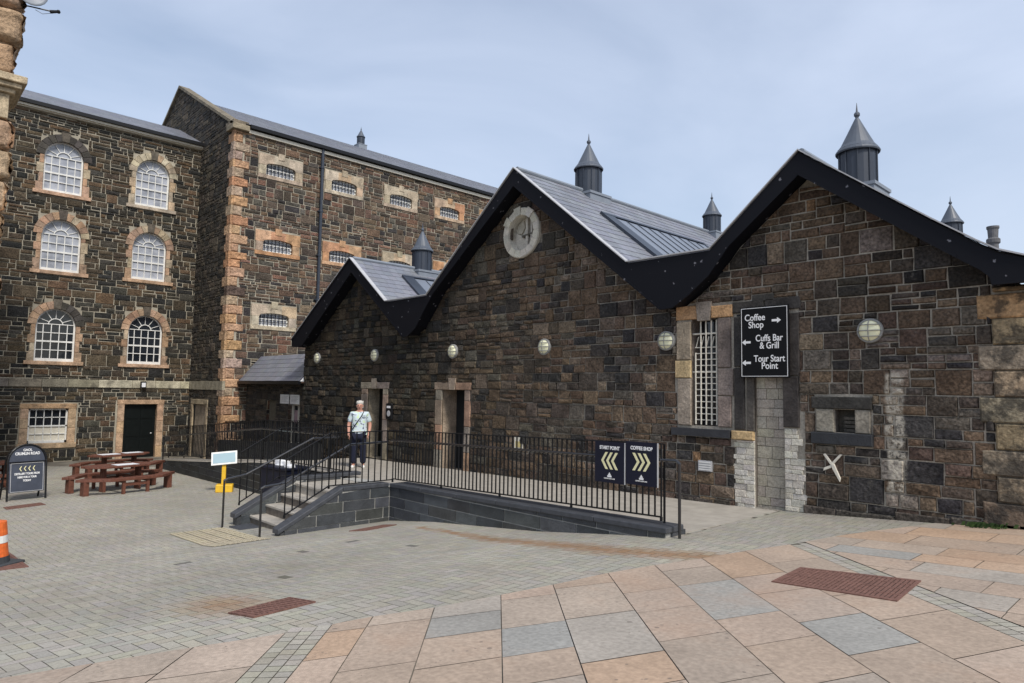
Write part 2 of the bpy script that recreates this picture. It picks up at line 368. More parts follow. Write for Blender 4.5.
# block paving: herringbone 200 x 100
bp = MB()
PAL = [(0.322, 0.303, 0.256), (0.308, 0.292, 0.247), (0.336, 0.314, 0.264), (0.30, 0.287, 0.247), (0.322, 0.298, 0.249)]
ca, sa = cos(RD(3)), sin(RD(3))
W = 0.105
def rust(x, y):
    # rusty run-off marks washed from the drain covers
    s = 0.0
    t = (x + 5.75) / -0.9
    d = math.hypot(x + 6.35, (y - 2.45) * 1.6); s = max(s, 0.85 * max(0, 1 - d / 0.8))
    yl = lin(x, [-12, -9, -7, -5, -3.6], [6.9, 6.75, 6.45, 6.3, 6.75]); w = lin(x, [-9.5, -7, -5, -3.5], [0.05, 0.24, 0.36, 0.36]) if x > -9.5 else 0
    if w > 0.02 and x < -3.4: s = max(s, 0.9 * max(0, 1 - abs(y - yl) / w) ** .8)
    return s
def paver(cx, cy, lx, ly):
    pts = []
    for sx, sy in ((-1, -1), (1, -1), (1, 1), (-1, 1)):
        a = cx + sx * (lx / 2 - .0028); b = cy + sy * (ly / 2 - .0028)
        pts.append((a * ca - b * sa, a * sa + b * ca))
    mx = sum(p[0] for p in pts) / 4; my = sum(p[1] for p in pts) / 4
    if my > 10.6 or not seen(mx, my): return
    if any(is_flag(*p) for p in pts):
        if uv(mx, my)[1] < 3.44: pts = clip(pts, lambda p: ub(uv(*p)[1]) - uv(*p)[0])
        else: pts = clip(pts, lambda p: p[0] - lin(p[1], [6.5, 7.85, 8.96, 9.88, 10.85], [-3.6, -3.54, -3.3, -2.93, -2.6]))
        if len(pts) < 3: return
    if my > 7.5 and -24.9 < mx < -4.9: return
    if mx < -30: return
    if mx < -26.3 and my > 9.9: return
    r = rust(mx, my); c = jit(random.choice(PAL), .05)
    if my > 9.9 and mx > -5: c = tuple(k * (1 - .35 * (my - 9.9)) for k in c)     # pavers get darker towards the wall foot
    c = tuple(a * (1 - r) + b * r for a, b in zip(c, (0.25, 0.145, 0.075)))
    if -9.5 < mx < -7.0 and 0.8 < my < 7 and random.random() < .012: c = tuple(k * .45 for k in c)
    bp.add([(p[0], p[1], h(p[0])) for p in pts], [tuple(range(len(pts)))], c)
R_ = 34
for i in range(-int(R_ / W), int(R_ / W)):
    for j in range(-int(R_ / W / 4) - 1, int(R_ / W / 4) + 2):
        # herringbone: horizontal brick at (i + 4j, i), vertical brick beside it
        ax = (i + 4 * j); ay = i
        x = (ax + 1) * W; y = (ay + .5) * W
        X, Y = x * ca - y * sa, x * sa + y * ca
        if -31 < X < 1 and -3.5 < Y < 11:
            paver(x, y, 2 * W, W)
        x = (ax + 2.5) * W; y = (ay + 0.0) * W
        X, Y = x * ca - y * sa, x * sa + y * ca
        if -31 < X < 1 and -3.5 < Y < 11:
            paver(x, y, W, 2 * W)
tag(bp.build('block_paving', M['paver'], recalc=False), 'grey herringbone block paving of the courtyard', 'paving', kind='structure')

FP = [(0.375, 0.29, 0.225), (0.36, 0.278, 0.212), (0.38, 0.30, 0.238), (0.365, 0.282, 0.222), (0.35, 0.29, 0.235), (0.295, 0.282, 0.255), (0.395, 0.28, 0.195), (0.375, 0.298, 0.235), (0.325, 0.288, 0.245), (0.37, 0.29, 0.228), (0.37, 0.285, 0.218), (0.36, 0.285, 0.222)]
fl = MB(); st = MB()
def slab(poly, col, mb=None, gap=.0036, toxy=lambda a, b: xy(a, b)):
    mb = mb or fl
    if len(poly) < 3: return
    P = [toxy(a, b) for a, b in poly]
    def inset(P, g):
        n = len(P); A_ = sum(P[i][0] * P[(i + 1) % n][1] - P[(i + 1) % n][0] * P[i][1] for i in range(n))
        sg_ = 1 if A_ > 0 else -1; Q = list(P)
        for i in range(n):
            a, b = P[i], P[(i + 1) % n]; L = math.hypot(b[0] - a[0], b[1] - a[1])
            if L < 1e-5: continue
            nx, ny = (b[1] - a[1]) / L * sg_, -(b[0] - a[0]) / L * sg_
            c0 = nx * a[0] + ny * a[1] - g
            Q = clip(Q, lambda p: nx * p[0] + ny * p[1] - c0)
            if len(Q) < 3: return Q
        return Q
    P = inset(P, gap + random.uniform(-.3, .5) * gap)
    if len(P) < 3: return
    n = len(P); mb.add([(p[0], p[1], h(p[0]) + .004) for p in P], [tuple(range(n))], col)
k = -9
vcols = [-4.3, -3.75, -3.2, -2.65, -2.1, -1.54, None, -1.24, -0.96, -0.49, 0.06, 0.545, 1.12, 1.65, 2.22, 2.8, 3.44]
random.seed(21)
prev = None
for v in vcols:
    if v is None: prev = None; continue
    if prev is not None:
        v0, v1 = prev, v
        u = random.uniform(1.0, 1.5)
        while u < 9:
            L = random.choice([.5, .6, .7, .8, .95, 1.05])
            # cross joints run at an angle to the columns
            q = [(u + .33 * v0, v0), (u + L + .33 * v0, v0), (u + L + .33 * v1, v1), (u + .33 * v1, v1)]
            q = clip(q, lambda p: p[0] - ub(p[1]))
            slab(q, jb(random.choice(FP)))
            u += L
    prev = v
# narrow setts: a line between flag bays (left) and one between the two flag fields (right)
for (v0, v1, n) in ((-1.54, -1.24, 3), (3.44, 3.66, 2)):
    for kk in range(n):
        a = v0 + (v1 - v0) * kk / n; b = v0 + (v1 - v0) * (kk + 1) / n; u = 2.6
        while u < (ub((a + b) / 2) if v0 < 0 else 7.9):
            L = random.uniform(.09, .13)
            slab([(u, a), (u + L, a), (u + L, b), (u, b)], jit((.34, .315, .265), .10), st, .003); u += L
# upper field
y = 4.0; 
while y < 10.9:
    H = random.choice([.42, .5, .58, .66]); x = -4 + random.uniform(0, .6)
    while x < 3.5:
        L = random.choice([.55, .7, .85, 1.05]); 
        q = [(x, y - .03 * x), (x + L, y - .03 * (x + L)), (x + L, y + H - .03 * (x + L)), (x, y + H - .03 * x)]
        q = clip(q, lambda p: 3.67 - uv(*p)[1])
        q = clip(q, lambda p: lin(p[1], [6.5, 7.85, 8.96, 9.88, 10.85], [-3.6, -3.54, -3.3, -2.93, -2.6]) - p[0])
        slab(q, jb(random.choice(FP)), toxy=lambda a, b: (a, b))
        x += L
    y += H
tag(fl.build('flagstone_paving', M['flag'], recalc=False), 'buff, pink and grey flagstone paving in the foreground', 'paving', kind='structure')
tag(st.build('sett_paving', M['paver'], recalc=False), 'narrow lines of small setts between the flagstones', 'paving', kind='structure')

# drain covers
def drain(c4, label, nbar, name='drain_cover'):
    cx = sum(p[0] for p in c4) / 4; cy = sum(p[1] for p in c4) / 4
    t = thing(name, label, 'drain cover', (cx, cy, h(cx)), 0, 'rusty drain covers set in the paving')
    def L(a, b, s, tt):  # bilinear
        p0 = (c4[0][0] * (1 - s) + c4[1][0] * s, c4[0][1] * (1 - s) + c4[1][1] * s); p1 = (c4[3][0] * (1 - s) + c4[2][0] * s, c4[3][1] * (1 - s) + c4[2][1] * s)
        return (p0[0] * (1 - tt) + p1[0] * tt, p0[1] * (1 - tt) + p1[1] * tt)
    m = MB(); P = [L(0, 0, *q) for q in ((0, 0), (1, 0), (1, 1), (0, 1))]
    m.quad(*[(p[0], p[1], h(p[0]) + .006) for p in P]); m.build('pit', M['dark'], t, recalc=False)
    fr = MB(); gr = MB()
    def bar(mb, s0, s1, t0, t1, z=.014):
        P = [L(0, 0, *q) for q in ((s0, t0), (s1, t0), (s1, t1), (s0, t1))]
        mb.hexa([(p[0], p[1], h(p[0]) - .005) for p in P] + [(p[0], p[1], h(p[0]) + z) for p in P])
    e = .03
    bar(fr, 0, 1, 0, e * 2); bar(fr, 0, 1, 1 - e * 2, 1); bar(fr, 0, e, e * 2, 1 - e * 2); bar(fr, 1 - e, 1, e * 2, 1 - e * 2)
    n = nbar
    for i in range(n):
        s0 = e + (1 - 2 * e) * i / n; s1 = s0 + (1 - 2 * e) / n * .72
        bar(gr, s0, s1, e * 2, 1 - e * 2, .012)
    for i in range(1, 4): bar(gr, e, 1 - e, i / 4 - .012, i / 4 + .012, .0135)
    fr.build('frame', M['rust'], t); gr.build('grating', M['rust'], t)
drain([(-2.93, 6.72), (-1.91, 6.84), (-1.85, 6.0), (-2.88, 6.0)], 'largest rust red slatted drain cover, in the flagstones at the right', 26)
drain([(-5.88, 2.32), (-5.99, 2.92), (-5.55, 2.95), (-5.48, 2.37)], 'rust red drain cover in the grey blocks near the front, beside the pale flagstones', 12)
drain([(-10.15, 5.95), (-10.35, 6.75), (-10.05, 6.83), (-9.85, 6.1)], 'small rust red drain cover in front of the dark ramp wall', 12)
drain([(-18.55, 2.30), (-18.80, 3.02), (-18.42, 3.06), (-18.15, 2.32)], 'dark red drain cover just in front of the A-board', 14)
drain([(-13.2, 1.72), (-11.5, 1.76), (-11.6, 1.05), (-13.3, 1.0)], 'dull red drain cover behind the traffic cone at the left edge', 20)

# paler patch of tactile slabs before the steps
tp = MB()
for i in range(4):
    for j in range(9):
        x0 = -12.9 + j * .235; y0 = 3.98 + i * .235
        slab([(x0, y0), (x0 + .235, y0), (x0 + .235, y0 + .235), (x0, y0 + .235)], jit((.36, .31, .215), .12), tp, .009, toxy=lambda a, b: (a, b))
        for a in range(3):
            for b in range(3):
                cx = x0 + .04 + a * .078; cy = y0 + .04 + b * .078
                tp.box(cx - .017, cx + .017, cy - .017, cy + .017, h(cx), h(cx) + .010, (.43, .385, .29))
for v in range(len(tp.v)):
    pass
tpo = tp.build('tactile_paving', M['paver'], recalc=False); tpo.location.z = .004
tag(tpo, 'buff tactile slabs laid in front of the steps', 'paving', kind='structure')

# ------------------------------------------------------------------ rubble walls
def layout(s0, s1, z0, z1, hs, ws, split=.45, wob=.012):
    out = []; z = z0
    while z < z1:
        H = random.uniform(*hs); s = s0 - random.uniform(0, ws[1])
        while s < s1:
            if random.random() < split:
                span = random.uniform(ws[0] * 1.6, ws[1] * 2.2); f = random.uniform(.36, .64)
                if random.random() < .08: rows = [(0, .3), (.3, .66), (.66, 1)]
                else: rows = [(0, f), (f, 1)]
                for (a, b) in rows:
                    q = s
                    while q < s + span - .05:
                        w = random.uniform(ws[0] * .75, ws[1] * .95)
                        e = min(q + w, s + span)
                        if s + span - e < ws[0] * .5: e = s + span
                        out.append((q, e, z + a * H, z + b * H)); q = e
                s += span
            else:
                w = random.uniform(*ws); out.append((s, s + w, z, z + H)); s += w
        z += H
    return out

def sub_rects(r, ops):
    rs = [r]
    for (a, b, c, d) in ops:
        nx = []
        for (s0, s1, z0, z1) in rs:
            if s1 <= a or s0 >= b or z1 <= c or z0 >= d: nx.append((s0, s1, z0, z1)); continue
            if s0 < a: nx.append((s0, a, z0, z1))
            if s1 > b: nx.append((b, s1, z0, z1))
            m0, m1 = max(s0, a), min(s1, b)
            if z0 < c: nx.append((m0, m1, z0, c))
            if z1 > d: nx.append((m0, m1, d, z1))
        rs = nx
    return [q for q in rs if q[1] - q[0] > .05 and q[3] - q[2] > .035]

def rubble(mb, fn, s0, s1, z0, ztop, hs, ws, ops, pal, proud=.018, gap=.009, split=.45, skip=None, colfn=None, zt=None, zbot=None):
    ops = list(ops) + [(s0 - 9, s0, -99, 99), (s1, s1 + 9, -99, 99)]
    for r in layout(s0, s1, z0, zt, hs, ws, split):
        for (a, b, c, d) in sub_rects(r, ops):
            if skip and skip((a + b) / 2, (c + d) / 2): continue
            w = [random.uniform(-.007, .007) for _ in range(8)]
            P = [(a + w[0], c + w[1]), (b + w[2], c + w[3]), (b + w[4], d + w[5]), (a + w[6], d + w[7])]
            za, zb = ztop(a), ztop(b)
            if d > min(za, zb):
                P = clip(P, lambda p: p[1] - (za + (zb - za) * (p[0] - a) / (b - a)))
            if zbot:
                P = clip(P, lambda p: zbot(p[0]) - p[1])
            if len(P) < 3: continue
            cx = sum(p[0] for p in P) / len(P); cy = sum(p[1] for p in P) / len(P)
            hw = max(p[0] for p in P) - min(p[0] for p in P); hh = max(p[1] for p in P) - min(p[1] for p in P)
            if hw < .05 or hh < .03: continue
            gg = gap * random.uniform(.6, 1.4)
            kx = 1 - 2 * gg / hw; ky = 1 - 2 * gg / hh; kx2 = max(.2, 1 - 2 * (gg + .014) / hw); ky2 = max(.2, 1 - 2 * (gg + .012) / hh)
            n = len(P); pr = proud * random.uniform(.5, 1.5)
            O = [fn(cx + (p[0] - cx) * kx, cy + (p[1] - cy) * ky, 0.0) for p in P]
            I = [fn(cx + (p[0] - cx) * kx2, cy + (p[1] - cy) * ky2, pr + random.uniform(-.4, .4) * proud) for p in P]
            col = jit(random.choice(pal), .22)
            if colfn: col = colfn(cx, cy, col)
            mb.add(O + I + [fn(cx, cy, pr * 1.3)], [(n + i, n + (i + 1) % n, 2 * n) for i in range(n)] + [(i, (i + 1) % n, n + (i + 1) % n, n + i) for i in range(n)], col)

def backing(mb, fn, s0, s1, z0, ztop, ops, extra=(), mi=1, cf=lambda s: (.27, .25, .205)):
    base_quad = mb.quad
    def q4(a, b, c, d, sa, sb): mb.add([a, b, c, d], [(0, 1, 2, 3)], (1, 1, 1), mi); mb.c[-4:] = [cf(sa), cf(sb), cf(sb), cf(sa)]
    br = sorted(set([s0, s1] + [x for o in ops for x in o[:2] if s0 < x < s1] + [x for x in extra if s0 < x < s1]))
    for a, b in zip(br, br[1:]):
        m = (a + b) / 2; cuts = sorted([(o[2], o[3]) for o in ops if o[0] < m < o[1]])
        z = z0
        for (c, d) in cuts:
            if c > z: q4(fn(a, z, 0), fn(b, z, 0), fn(b, c, 0), fn(a, c, 0), a, b)
            z = max(z, d)
        if ztop(m) > z: q4(fn(a, z, 0), fn(b, z, 0), fn(b, ztop(b), 0), fn(a, ztop(a), 0), a, b)

def reveal(mb, fn, o, depth, col=(.2, .17, .14), mi=0):
    a, b, c, d = o
    for p, q in (((a, c), (a, d)), ((a, d), (b, d)), ((b, d), (b, c)), ((b, c), (a, c))):
        mb.quad(fn(p[0], p[1], 0), fn(q[0], q[1], 0), fn(q[0], q[1], -depth), fn(p[0], p[1], -depth), col, mi)

def block(mb, fn, a, b, c, d, d0, d1, col, bev=.012, mi=0):
    """a dressed stone block, front edges chamfered"""
    O0 = [fn(a, c, d0), fn(b, c, d0), fn(b, d, d0), fn(a, d, d0)]
    O1 = [fn(a, c, d1 - bev), fn(b, c, d1 - bev), fn(b, d, d1 - bev), fn(a, d, d1 - bev)]
    e = min(bev, (b - a) / 3, (d - c) / 3)
    I = [fn(a + e, c + e, d1), fn(b - e, c + e, d1), fn(b - e, d - e, d1), fn(a + e, d - e, d1)]
    fs = [(8, 9, 10, 11)]
    for i in range(4):
        j = (i + 1) % 4; fs += [(i, j, 4 + j, 4 + i), (4 + i, 4 + j, 8 + j, 8 + i)]
    mb.add(O0 + O1 + I, fs, col, mi)

DARKPAL = [(.092, .064, .044), (.108, .078, .054), (.062, .050, .040), (.13, .094, .064), (.098, .086, .070), (.036, .034, .034), (.086, .060, .046), (.14, .108, .08), (.072, .058, .046), (.10, .07, .047), (.045, .04, .036)]
APAL = [(.085, .066, .046), (.105, .078, .050), (.045, .042, .036), (.12, .092, .062), (.062, .054, .042), (.15, .098, .060), (.070, .066, .055), (.032, .032, .030)]
BPAL = [(.125, .088, .060), (.155, .102, .068), (.075, .058, .045), (.165, .125, .088), (.10, .075, .058), (.042, .038, .037), (.185, .105, .075), (.10, .09, .075), (.15, .095, .07)]
GPAL = [(.050, .044, .036), (.066, .056, .044), (.036, .034, .030), (.085, .070, .052)]
SAND = [(.44, .27, .15), (.47, .30, .18), (.40, .25, .16), (.42, .31, .21), (.46, .25, .14), (.36, .27, .20)]
PALE = [(.40, .34, .25), (.43, .37, .28), (.37, .30, .22), (.44, .33, .22)]

# ---------------------------------------------------------------- the gabled kitchen building on the right
YF = 10.5; YB = 10.12
F = lambda s, z, d: (s, YF - d, z)
RX, RZ, RR = -10.75, 3.55, .575
TOP = [(-21.32, 1.58), (-17.72, 3.84), (-15.75, 2.37), (-13.86, 2.37), (-10.7, 4.93), (-7.59, 2.41), (-5.87, 2.41), (-4.35, 3.73), (-2.59, 2.35), (-2.08, 1.97), (-1.87, 1.83), (-1.5, 1.68), (-1.35, 1.65)]
BOT = [(-21.32, 1.34), (-20.62, 1.34), (-17.62, 3.42), (-15.05, 1.50), (-14.95, 1.38), (-14.65, 1.38), (-14.3, 1.58), (-13.95, 2.0), (-13.6, 2.38), (-10.70, 4.54), (-6.86, 1.48), (-6.6, 1.50), (-6.31, 1.67), (-5.9, 1.98), (-5.52, 2.44), (-4.36, 3.37), (-2.32, 1.81), (-2.06, 1.62), (-1.97, 1.52), (-1.95, 1.42), (-1.35, 1.42)]
def pl(tab):
    X = [p[0] for p in tab]; Z = [p[1] for p in tab]
    return lambda x: lin(min(max(x, X[0]), X[-1]), X, Z)
top, bot = pl(TOP), pl(BOT)
wallt = lambda x: bot(x) + .03

bld = thing('gabled_stone_building', 'low dark stone building with three gables, black bargeboards and roof ventilators', 'building', (-11.4, 15.5, -1.9))
ops = [(-17.08, -16.27, -2.2, 0.0), (-13.57, -12.68, -2.2, 0.0), (-6.5, -5.98, -.55, 1.32), (-5.33, -4.85, -1.8, 1.40), (-4.07, -3.79, -.54, -.2)]
exc = [(-17.45, -16.0, -2.3, .18), (-13.86, -12.44, -2.3, .18), (-6.79, -5.72, -.74, 1.57), (-5.72, -4.6, -.6, 1.56), (-5.68, -5.33, -2.4, -.6), (-4.85, -4.53, -2.4, -.5), (-4.36, -3.55, -.73, 0.0), (-5.33, -4.85, -2.4, 1.4), (-2.03, -1.6, -2.4, 1.42)]
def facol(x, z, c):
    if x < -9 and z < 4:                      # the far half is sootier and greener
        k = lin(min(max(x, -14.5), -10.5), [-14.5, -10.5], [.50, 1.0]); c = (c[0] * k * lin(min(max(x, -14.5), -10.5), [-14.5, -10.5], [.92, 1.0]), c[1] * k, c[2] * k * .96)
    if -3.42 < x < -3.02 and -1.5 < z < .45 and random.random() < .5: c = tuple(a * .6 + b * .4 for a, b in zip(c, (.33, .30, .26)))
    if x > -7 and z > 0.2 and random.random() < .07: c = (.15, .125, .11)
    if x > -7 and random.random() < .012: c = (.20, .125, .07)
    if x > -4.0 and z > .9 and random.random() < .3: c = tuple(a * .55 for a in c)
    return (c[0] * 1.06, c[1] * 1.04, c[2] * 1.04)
ops = [(o[0] + .05, o[1] + .05, o[2], o[3]) if -7 < o[0] and o[1] < -3 else o for o in ops]
exc = [(o[0] + .05, o[1] + .05, o[2], o[3]) if -7 < o[0] and o[1] < -3 else o for o in exc]
wm = MB()
gz = lambda x: h(x) - .05 if x > -4.9 else -2.3
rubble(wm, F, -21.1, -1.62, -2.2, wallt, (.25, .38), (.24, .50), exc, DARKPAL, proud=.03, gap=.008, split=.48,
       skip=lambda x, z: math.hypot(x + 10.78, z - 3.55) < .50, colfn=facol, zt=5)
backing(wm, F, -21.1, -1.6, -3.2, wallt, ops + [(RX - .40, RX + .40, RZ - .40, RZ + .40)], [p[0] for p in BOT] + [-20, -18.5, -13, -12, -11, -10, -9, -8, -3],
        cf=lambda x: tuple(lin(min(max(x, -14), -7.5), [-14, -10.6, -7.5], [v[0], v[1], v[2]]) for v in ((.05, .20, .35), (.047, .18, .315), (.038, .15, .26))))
# return walls of the building (right side, rear)
FR = lambda s, z, d: (-1.6 + d, s, z)
rubble(wm, FR, 10.55, 21, -2, lambda s: 1.6, (.24, .38), (.22, .55), [(10.4, 11.0, -3, 3)], DARKPAL, zt=2)
wm.quad((-1.6, 10.5, -3.2), (-1.6, 21, -3.2), (-1.6, 21, 1.7), (-1.6, 10.5, 1.7), mi=1)
wm.quad((-21.1, 10.5, -3.2), (-21.1, 21, -3.2), (-21.1, 21, 1.7), (-21.1, 10.5, 1.7), mi=1)
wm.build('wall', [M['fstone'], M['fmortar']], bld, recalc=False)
# rear wall follows the same gables
rw = MB()
xx = sorted(set(p[0] for p in TOP if -21.1 < p[0] < -1.6) | {-21.1, -1.6, -14.8, -6.73})
def topv(x):
    if -15.75 < x < -13.86: return 2.37 - .75 * (x + 15.75) if x < -14.81 else 2.37 - .8 * (-13.86 - x)
    if -7.59 < x < -5.87: return 2.41 - .81 * (x + 7.59) if x < -6.73 else 2.41 - .86 * (-5.87 - x)
    return top(x)
for a, b in zip(xx, xx[1:]): rw.quad((a, 21, -3.2), (b, 21, -3.2), (b, 21, topv(b) - .1), (a, 21, topv(a) - .1))
rw.build('rear_wall', M['patched'], bld, recalc=False)

# bargeboards and valley fascia, one plane of dark boarding
bg = MB()
xx = sorted(set([p[0] for p in TOP] + [p[0] for p in BOT]))
for a, b in zip(xx, xx[1:]):
    P = [(a, bot(a)), (b, bot(b)), (b, top(b)), (a, top(a))]
    bg.add([(x, YB, z) for x, z in P] + [(x, YB + .045, z) for x, z in P], [(0, 1, 2, 3), (4, 5, 6, 7), (0, 1, 5, 4), (3, 2, 6, 7)])
    # soffit
    bg.quad((a, YB + .045, bot(a) + .05), (b, YB + .045, bot(b) + .05), (b, YF + .05, bot(b) + .05), (a, YF + .05, bot(a) + .05))
bg.quad((-1.35, YB, 1.42), (-1.35, YF + .5, 1.42), (-1.35, YF + .5, 1.65), (-1.35, YB, 1.65))
bg.quad((-21.32, YB, 1.34), (-21.32, YF + .5, 1.34), (-21.32, YF + .5, 1.58), (-21.32, YB, 1.58))
bg.build('bargeboard', M['barge'], bld, recalc=False)
# raised edge mould on the bargeboard (thin line parallel to the lower edge)
for a, b in (((-17.62, 3.42), (-15.05, 1.50)), ((-10.70, 4.54), (-6.86, 1.48)), ((-4.36, 3.37), (-2.32, 1.81)), ((-10.70, 4.54), (-13.6, 2.38))):
    mo = MB(); mo.hexa([(a[0], YB - .012, a[1] + .0), (b[0], YB - .012, b[1] + .0), (b[0], YB - .002, b[1]), (a[0], YB - .002, a[1]),
             (a[0], YB - .012, a[1] + .045), (b[0], YB - .012, b[1] + .045), (b[0], YB - .002, b[1] + .045), (a[0], YB - .002, a[1] + .045)])
    mo.build('barge_moulding', M['barge'], bld)

SLP = [(.175, .185, .215), (.19, .198, .225), (.165, .175, .205), (.20, .208, .235), (.175, .18, .205)]
def slates(mb, p0, uvec, vvec, lu, lv, row=.26, w=.28, skip=None):
    """p0 eave corner, u along the eave, v up the slope"""
    u = Vector(uvec).normalized(); v = Vector(vvec).normalized(); n = u.cross(v).normalized()
    if n.z < 0: n = -n
    p0 = Vector(p0)
    nr = max(1, round(lv / row)); row = lv / nr
    for r in range(nr):
        a = -random.random() * w if r % 2 else 0
        while a < lu:
            b = a + w; x0 = max(a, 0) + .003; x1 = min(b, lu) - .003; a = b
            if x1 - x0 < .03: continue
            if skip and skip((x0 + x1) / 2, (r + .5) * row): continue
            j = random.uniform(-.004, .004)
            A = p0 + u * x0 + v * (r * row + j) + n * .013; B = p0 + u * x1 + v * (r * row + j) + n * .013
            Cc = p0 + u * x1 + v * ((r + 1) * row + .01) + n * .004; Dd = p0 + u * x0 + v * ((r + 1) * row + .01) + n * .004
            A2, B2 = A - n * .012, B - n * .012
            mb.add([A, B, Cc, Dd, A2, B2], [(0, 1, 2, 3), (4, 5, 1, 0)], jit(random.choice(SLP), .05))
    mb.quad(p0 - n * .002, p0 + u * lu - n * .002, p0 + u * lu + v * lv - n * .002, p0 + v * lv - n * .002, (.05, .05, .055))

def slope(mb, x0, z0, x1, z1, ya, yb, skip=None, **k):   # eave (x0,z0) ridge (x1,z1), running along Y
    L = math.hypot(x1 - x0, z1 - z0)
    slates(mb, (x0, ya, z0), (0, 1, 0), (x1 - x0, 0, z1 - z0), yb - ya, L, skip=skip, **k)

rf = MB(); Y0, Y1 = YB - .03, 21.2
slope(rf, -21.36, 1.555, -17.72, 3.84, Y0, Y1)
slope(rf, -14.81, 1.665, -17.72, 3.84, Y0 + .08, Y1)
slope(rf, -14.81, 1.61, -10.7, 4.93, Y0 + .08, Y1)
slope(rf, -6.73, 1.71, -10.7, 4.93, Y0 + .08, Y1)
slope(rf, -6.73, 1.67, -4.35, 3.73, Y0 + .08, Y1)
for (a, b) in (((-2.08, 1.97), (-4.35, 3.73)), ((-1.87, 1.83), (-2.08, 1.97)), ((-1.30, 1.64), (-1.87, 1.83))):
    slope(rf, a[0], a[1], b[0], b[1], Y0, Y1, row=.22)
roof = rf.build('roof', M['slate'], bld, recalc=False)
# lead along verges, ridges and valley edges
vg = MB()
def strip(p, q, y0, y1, t=.03):
    vg.hexa([(p[0], y0, p[1] + .022), (q[0], y0, q[1] + .022), (q[0], y1, q[1] + .022), (p[0], y1, p[1] + .022),
             (p[0], y0, p[1] + .022 + t), (q[0], y0, q[1] + .022 + t), (q[0], y1, q[1] + .022 + t), (p[0], y1, p[1] + .022 + t)])
for a, b in zip(TOP, TOP[1:]): strip(a, b, YB - .03, YB + .10, .022)
vg.build('verge_trim', M['verge'], roof)
for (x, z) in ((-17.72, 3.84), (-10.7, 4.93), (-4.35, 3.73)):
    rg = MB()
    rg.tube((x, YB + .1, z + .03), (x, Y1, z + .03), .055, 8)
    rg.build('ridge', M['lead'], roof)

def skylight(y0, y1, xa, za, xb, zb, ns):   # patent glazing on a right hand slope, top (xa,za) bottom (xb,zb)
    m = MB(); fr = MB(); v = Vector((xb - xa, 0, zb - za)); n = Vector((-(zb - za), 0, (xb - xa))).normalized()
    if n.z < 0: n = -n
    P = lambda y, t, d: Vector((xa, y, za)) + v * t + n * d
    m.add([P(y0, 0, .06), P(y1, 0, .06), P(y1, 1, .06), P(y0, 1, .06)], [(0, 1, 2, 3)])
    w = m.build('skylight', M['glassroof'], bld, recalc=False)
    def bar(ya, yb, ta, tb, d0, d1):
        fr.hexa([P(ya, ta, d0), P(yb, ta, d0), P(yb, tb, d0), P(ya, tb, d0), P(ya, ta, d1), P(yb, ta, d1), P(yb, tb, d1), P(ya, tb, d1)])
    bar(y0 - .38, y0, -.02, 1, 0, .075); bar(y1, y1 + .15, -.02, 1, 0, .075); bar(y0 - .38, y1 + .15, -.05, -.02, 0, .08)
    for i in range(1, ns): 
        y = y0 + (y1 - y0) * i / ns; bar(y - .012, y + .012, 0, 1, .055, .075)
    fr.build('glazing_bar', M['zinc'], w)
skylight(12.15, 16.0, -9.47, 3.93, -6.95, 1.89, 9)
skylight(11.95, 15.0, -17.05, 3.34, -15.05, 1.85, 7)

def ventilator(x, y, zr, parent, s=1.0, name='ventilator'):
    b = MB(); R = .325 * s
    b.lathe([(R * .96, 0), (R * .96, .68 * s), (R * 1.04, .70 * s), (R * 1.04, .74 * s)], (x, y, zr + .25 * s), 20)
    for i in range(10):
        a = 2 * pi * i / 10; b.tube((x + R * cos(a), y + R * sin(a), zr + .25 * s), (x + R * cos(a), y + R * sin(a), zr + .93 * s), .012 * s, 5)
    v = b.build(name, M['zinc'], parent, smooth=False)
    c = MB(); c.lathe([(R * 1.02, .93 * s), (R * 1.12, .905 * s), (R * 1.15, .93 * s), (R * 1.10, .96 * s), (R * .86, 1.06 * s), (R * .50, 1.30 * s), (R * .12, 1.56 * s), (.0, 1.60 * s)], (x, y, zr), 24)
    c.build('cone_roof', M['zincroof'], v, smooth=False)
    f = MB(); f.ball((x, y, zr + 1.64 * s), .055 * s, 10); f.tube((x, y, zr + 1.55 * s), (x, y, zr + 1.62 * s), .03 * s, 8); f.tube((x, y, zr + 1.68 * s), (x, y, zr + 1.86 * s), .022 * s, 6, .004)
    f.build('finial', M['zincroof'], v)
    d = MB(); a = R * 1.2
    d.box(x - a, x + a, y - a, y + a, zr - .45 * s, zr + .19 * s); d.box(x - a * 1.06, x + a * 1.06, y - a * 1.06, y + a * 1.06, zr + .19 * s, zr + .25 * s)
    d.build('lead_base', M['lead'], v)
    return v
for (x, z) in ((-17.75, 3.54), (-10.75, 4.63), (-4.40, 3.48)): ventilator(x, 12.75, z, bld)
for (x, z, s_c) in ((-10.7, 4.75, .8), (-4.35, 3.50, .72)): ventilator(x, 18.6, z, bld, s_c)
pt = MB(); pt.lathe([(.10, 0), (.09, .5), (.12, .53), (.12, .60), (.085, .63), (.095, .80), (.11, .82), (.11, .86), (.07, .86)], (-3.03, 16, 2.55), 16)
pt.build('chimney_pot', flat('clay_grey', (.12, .12, .125), .8), bld, smooth=False)

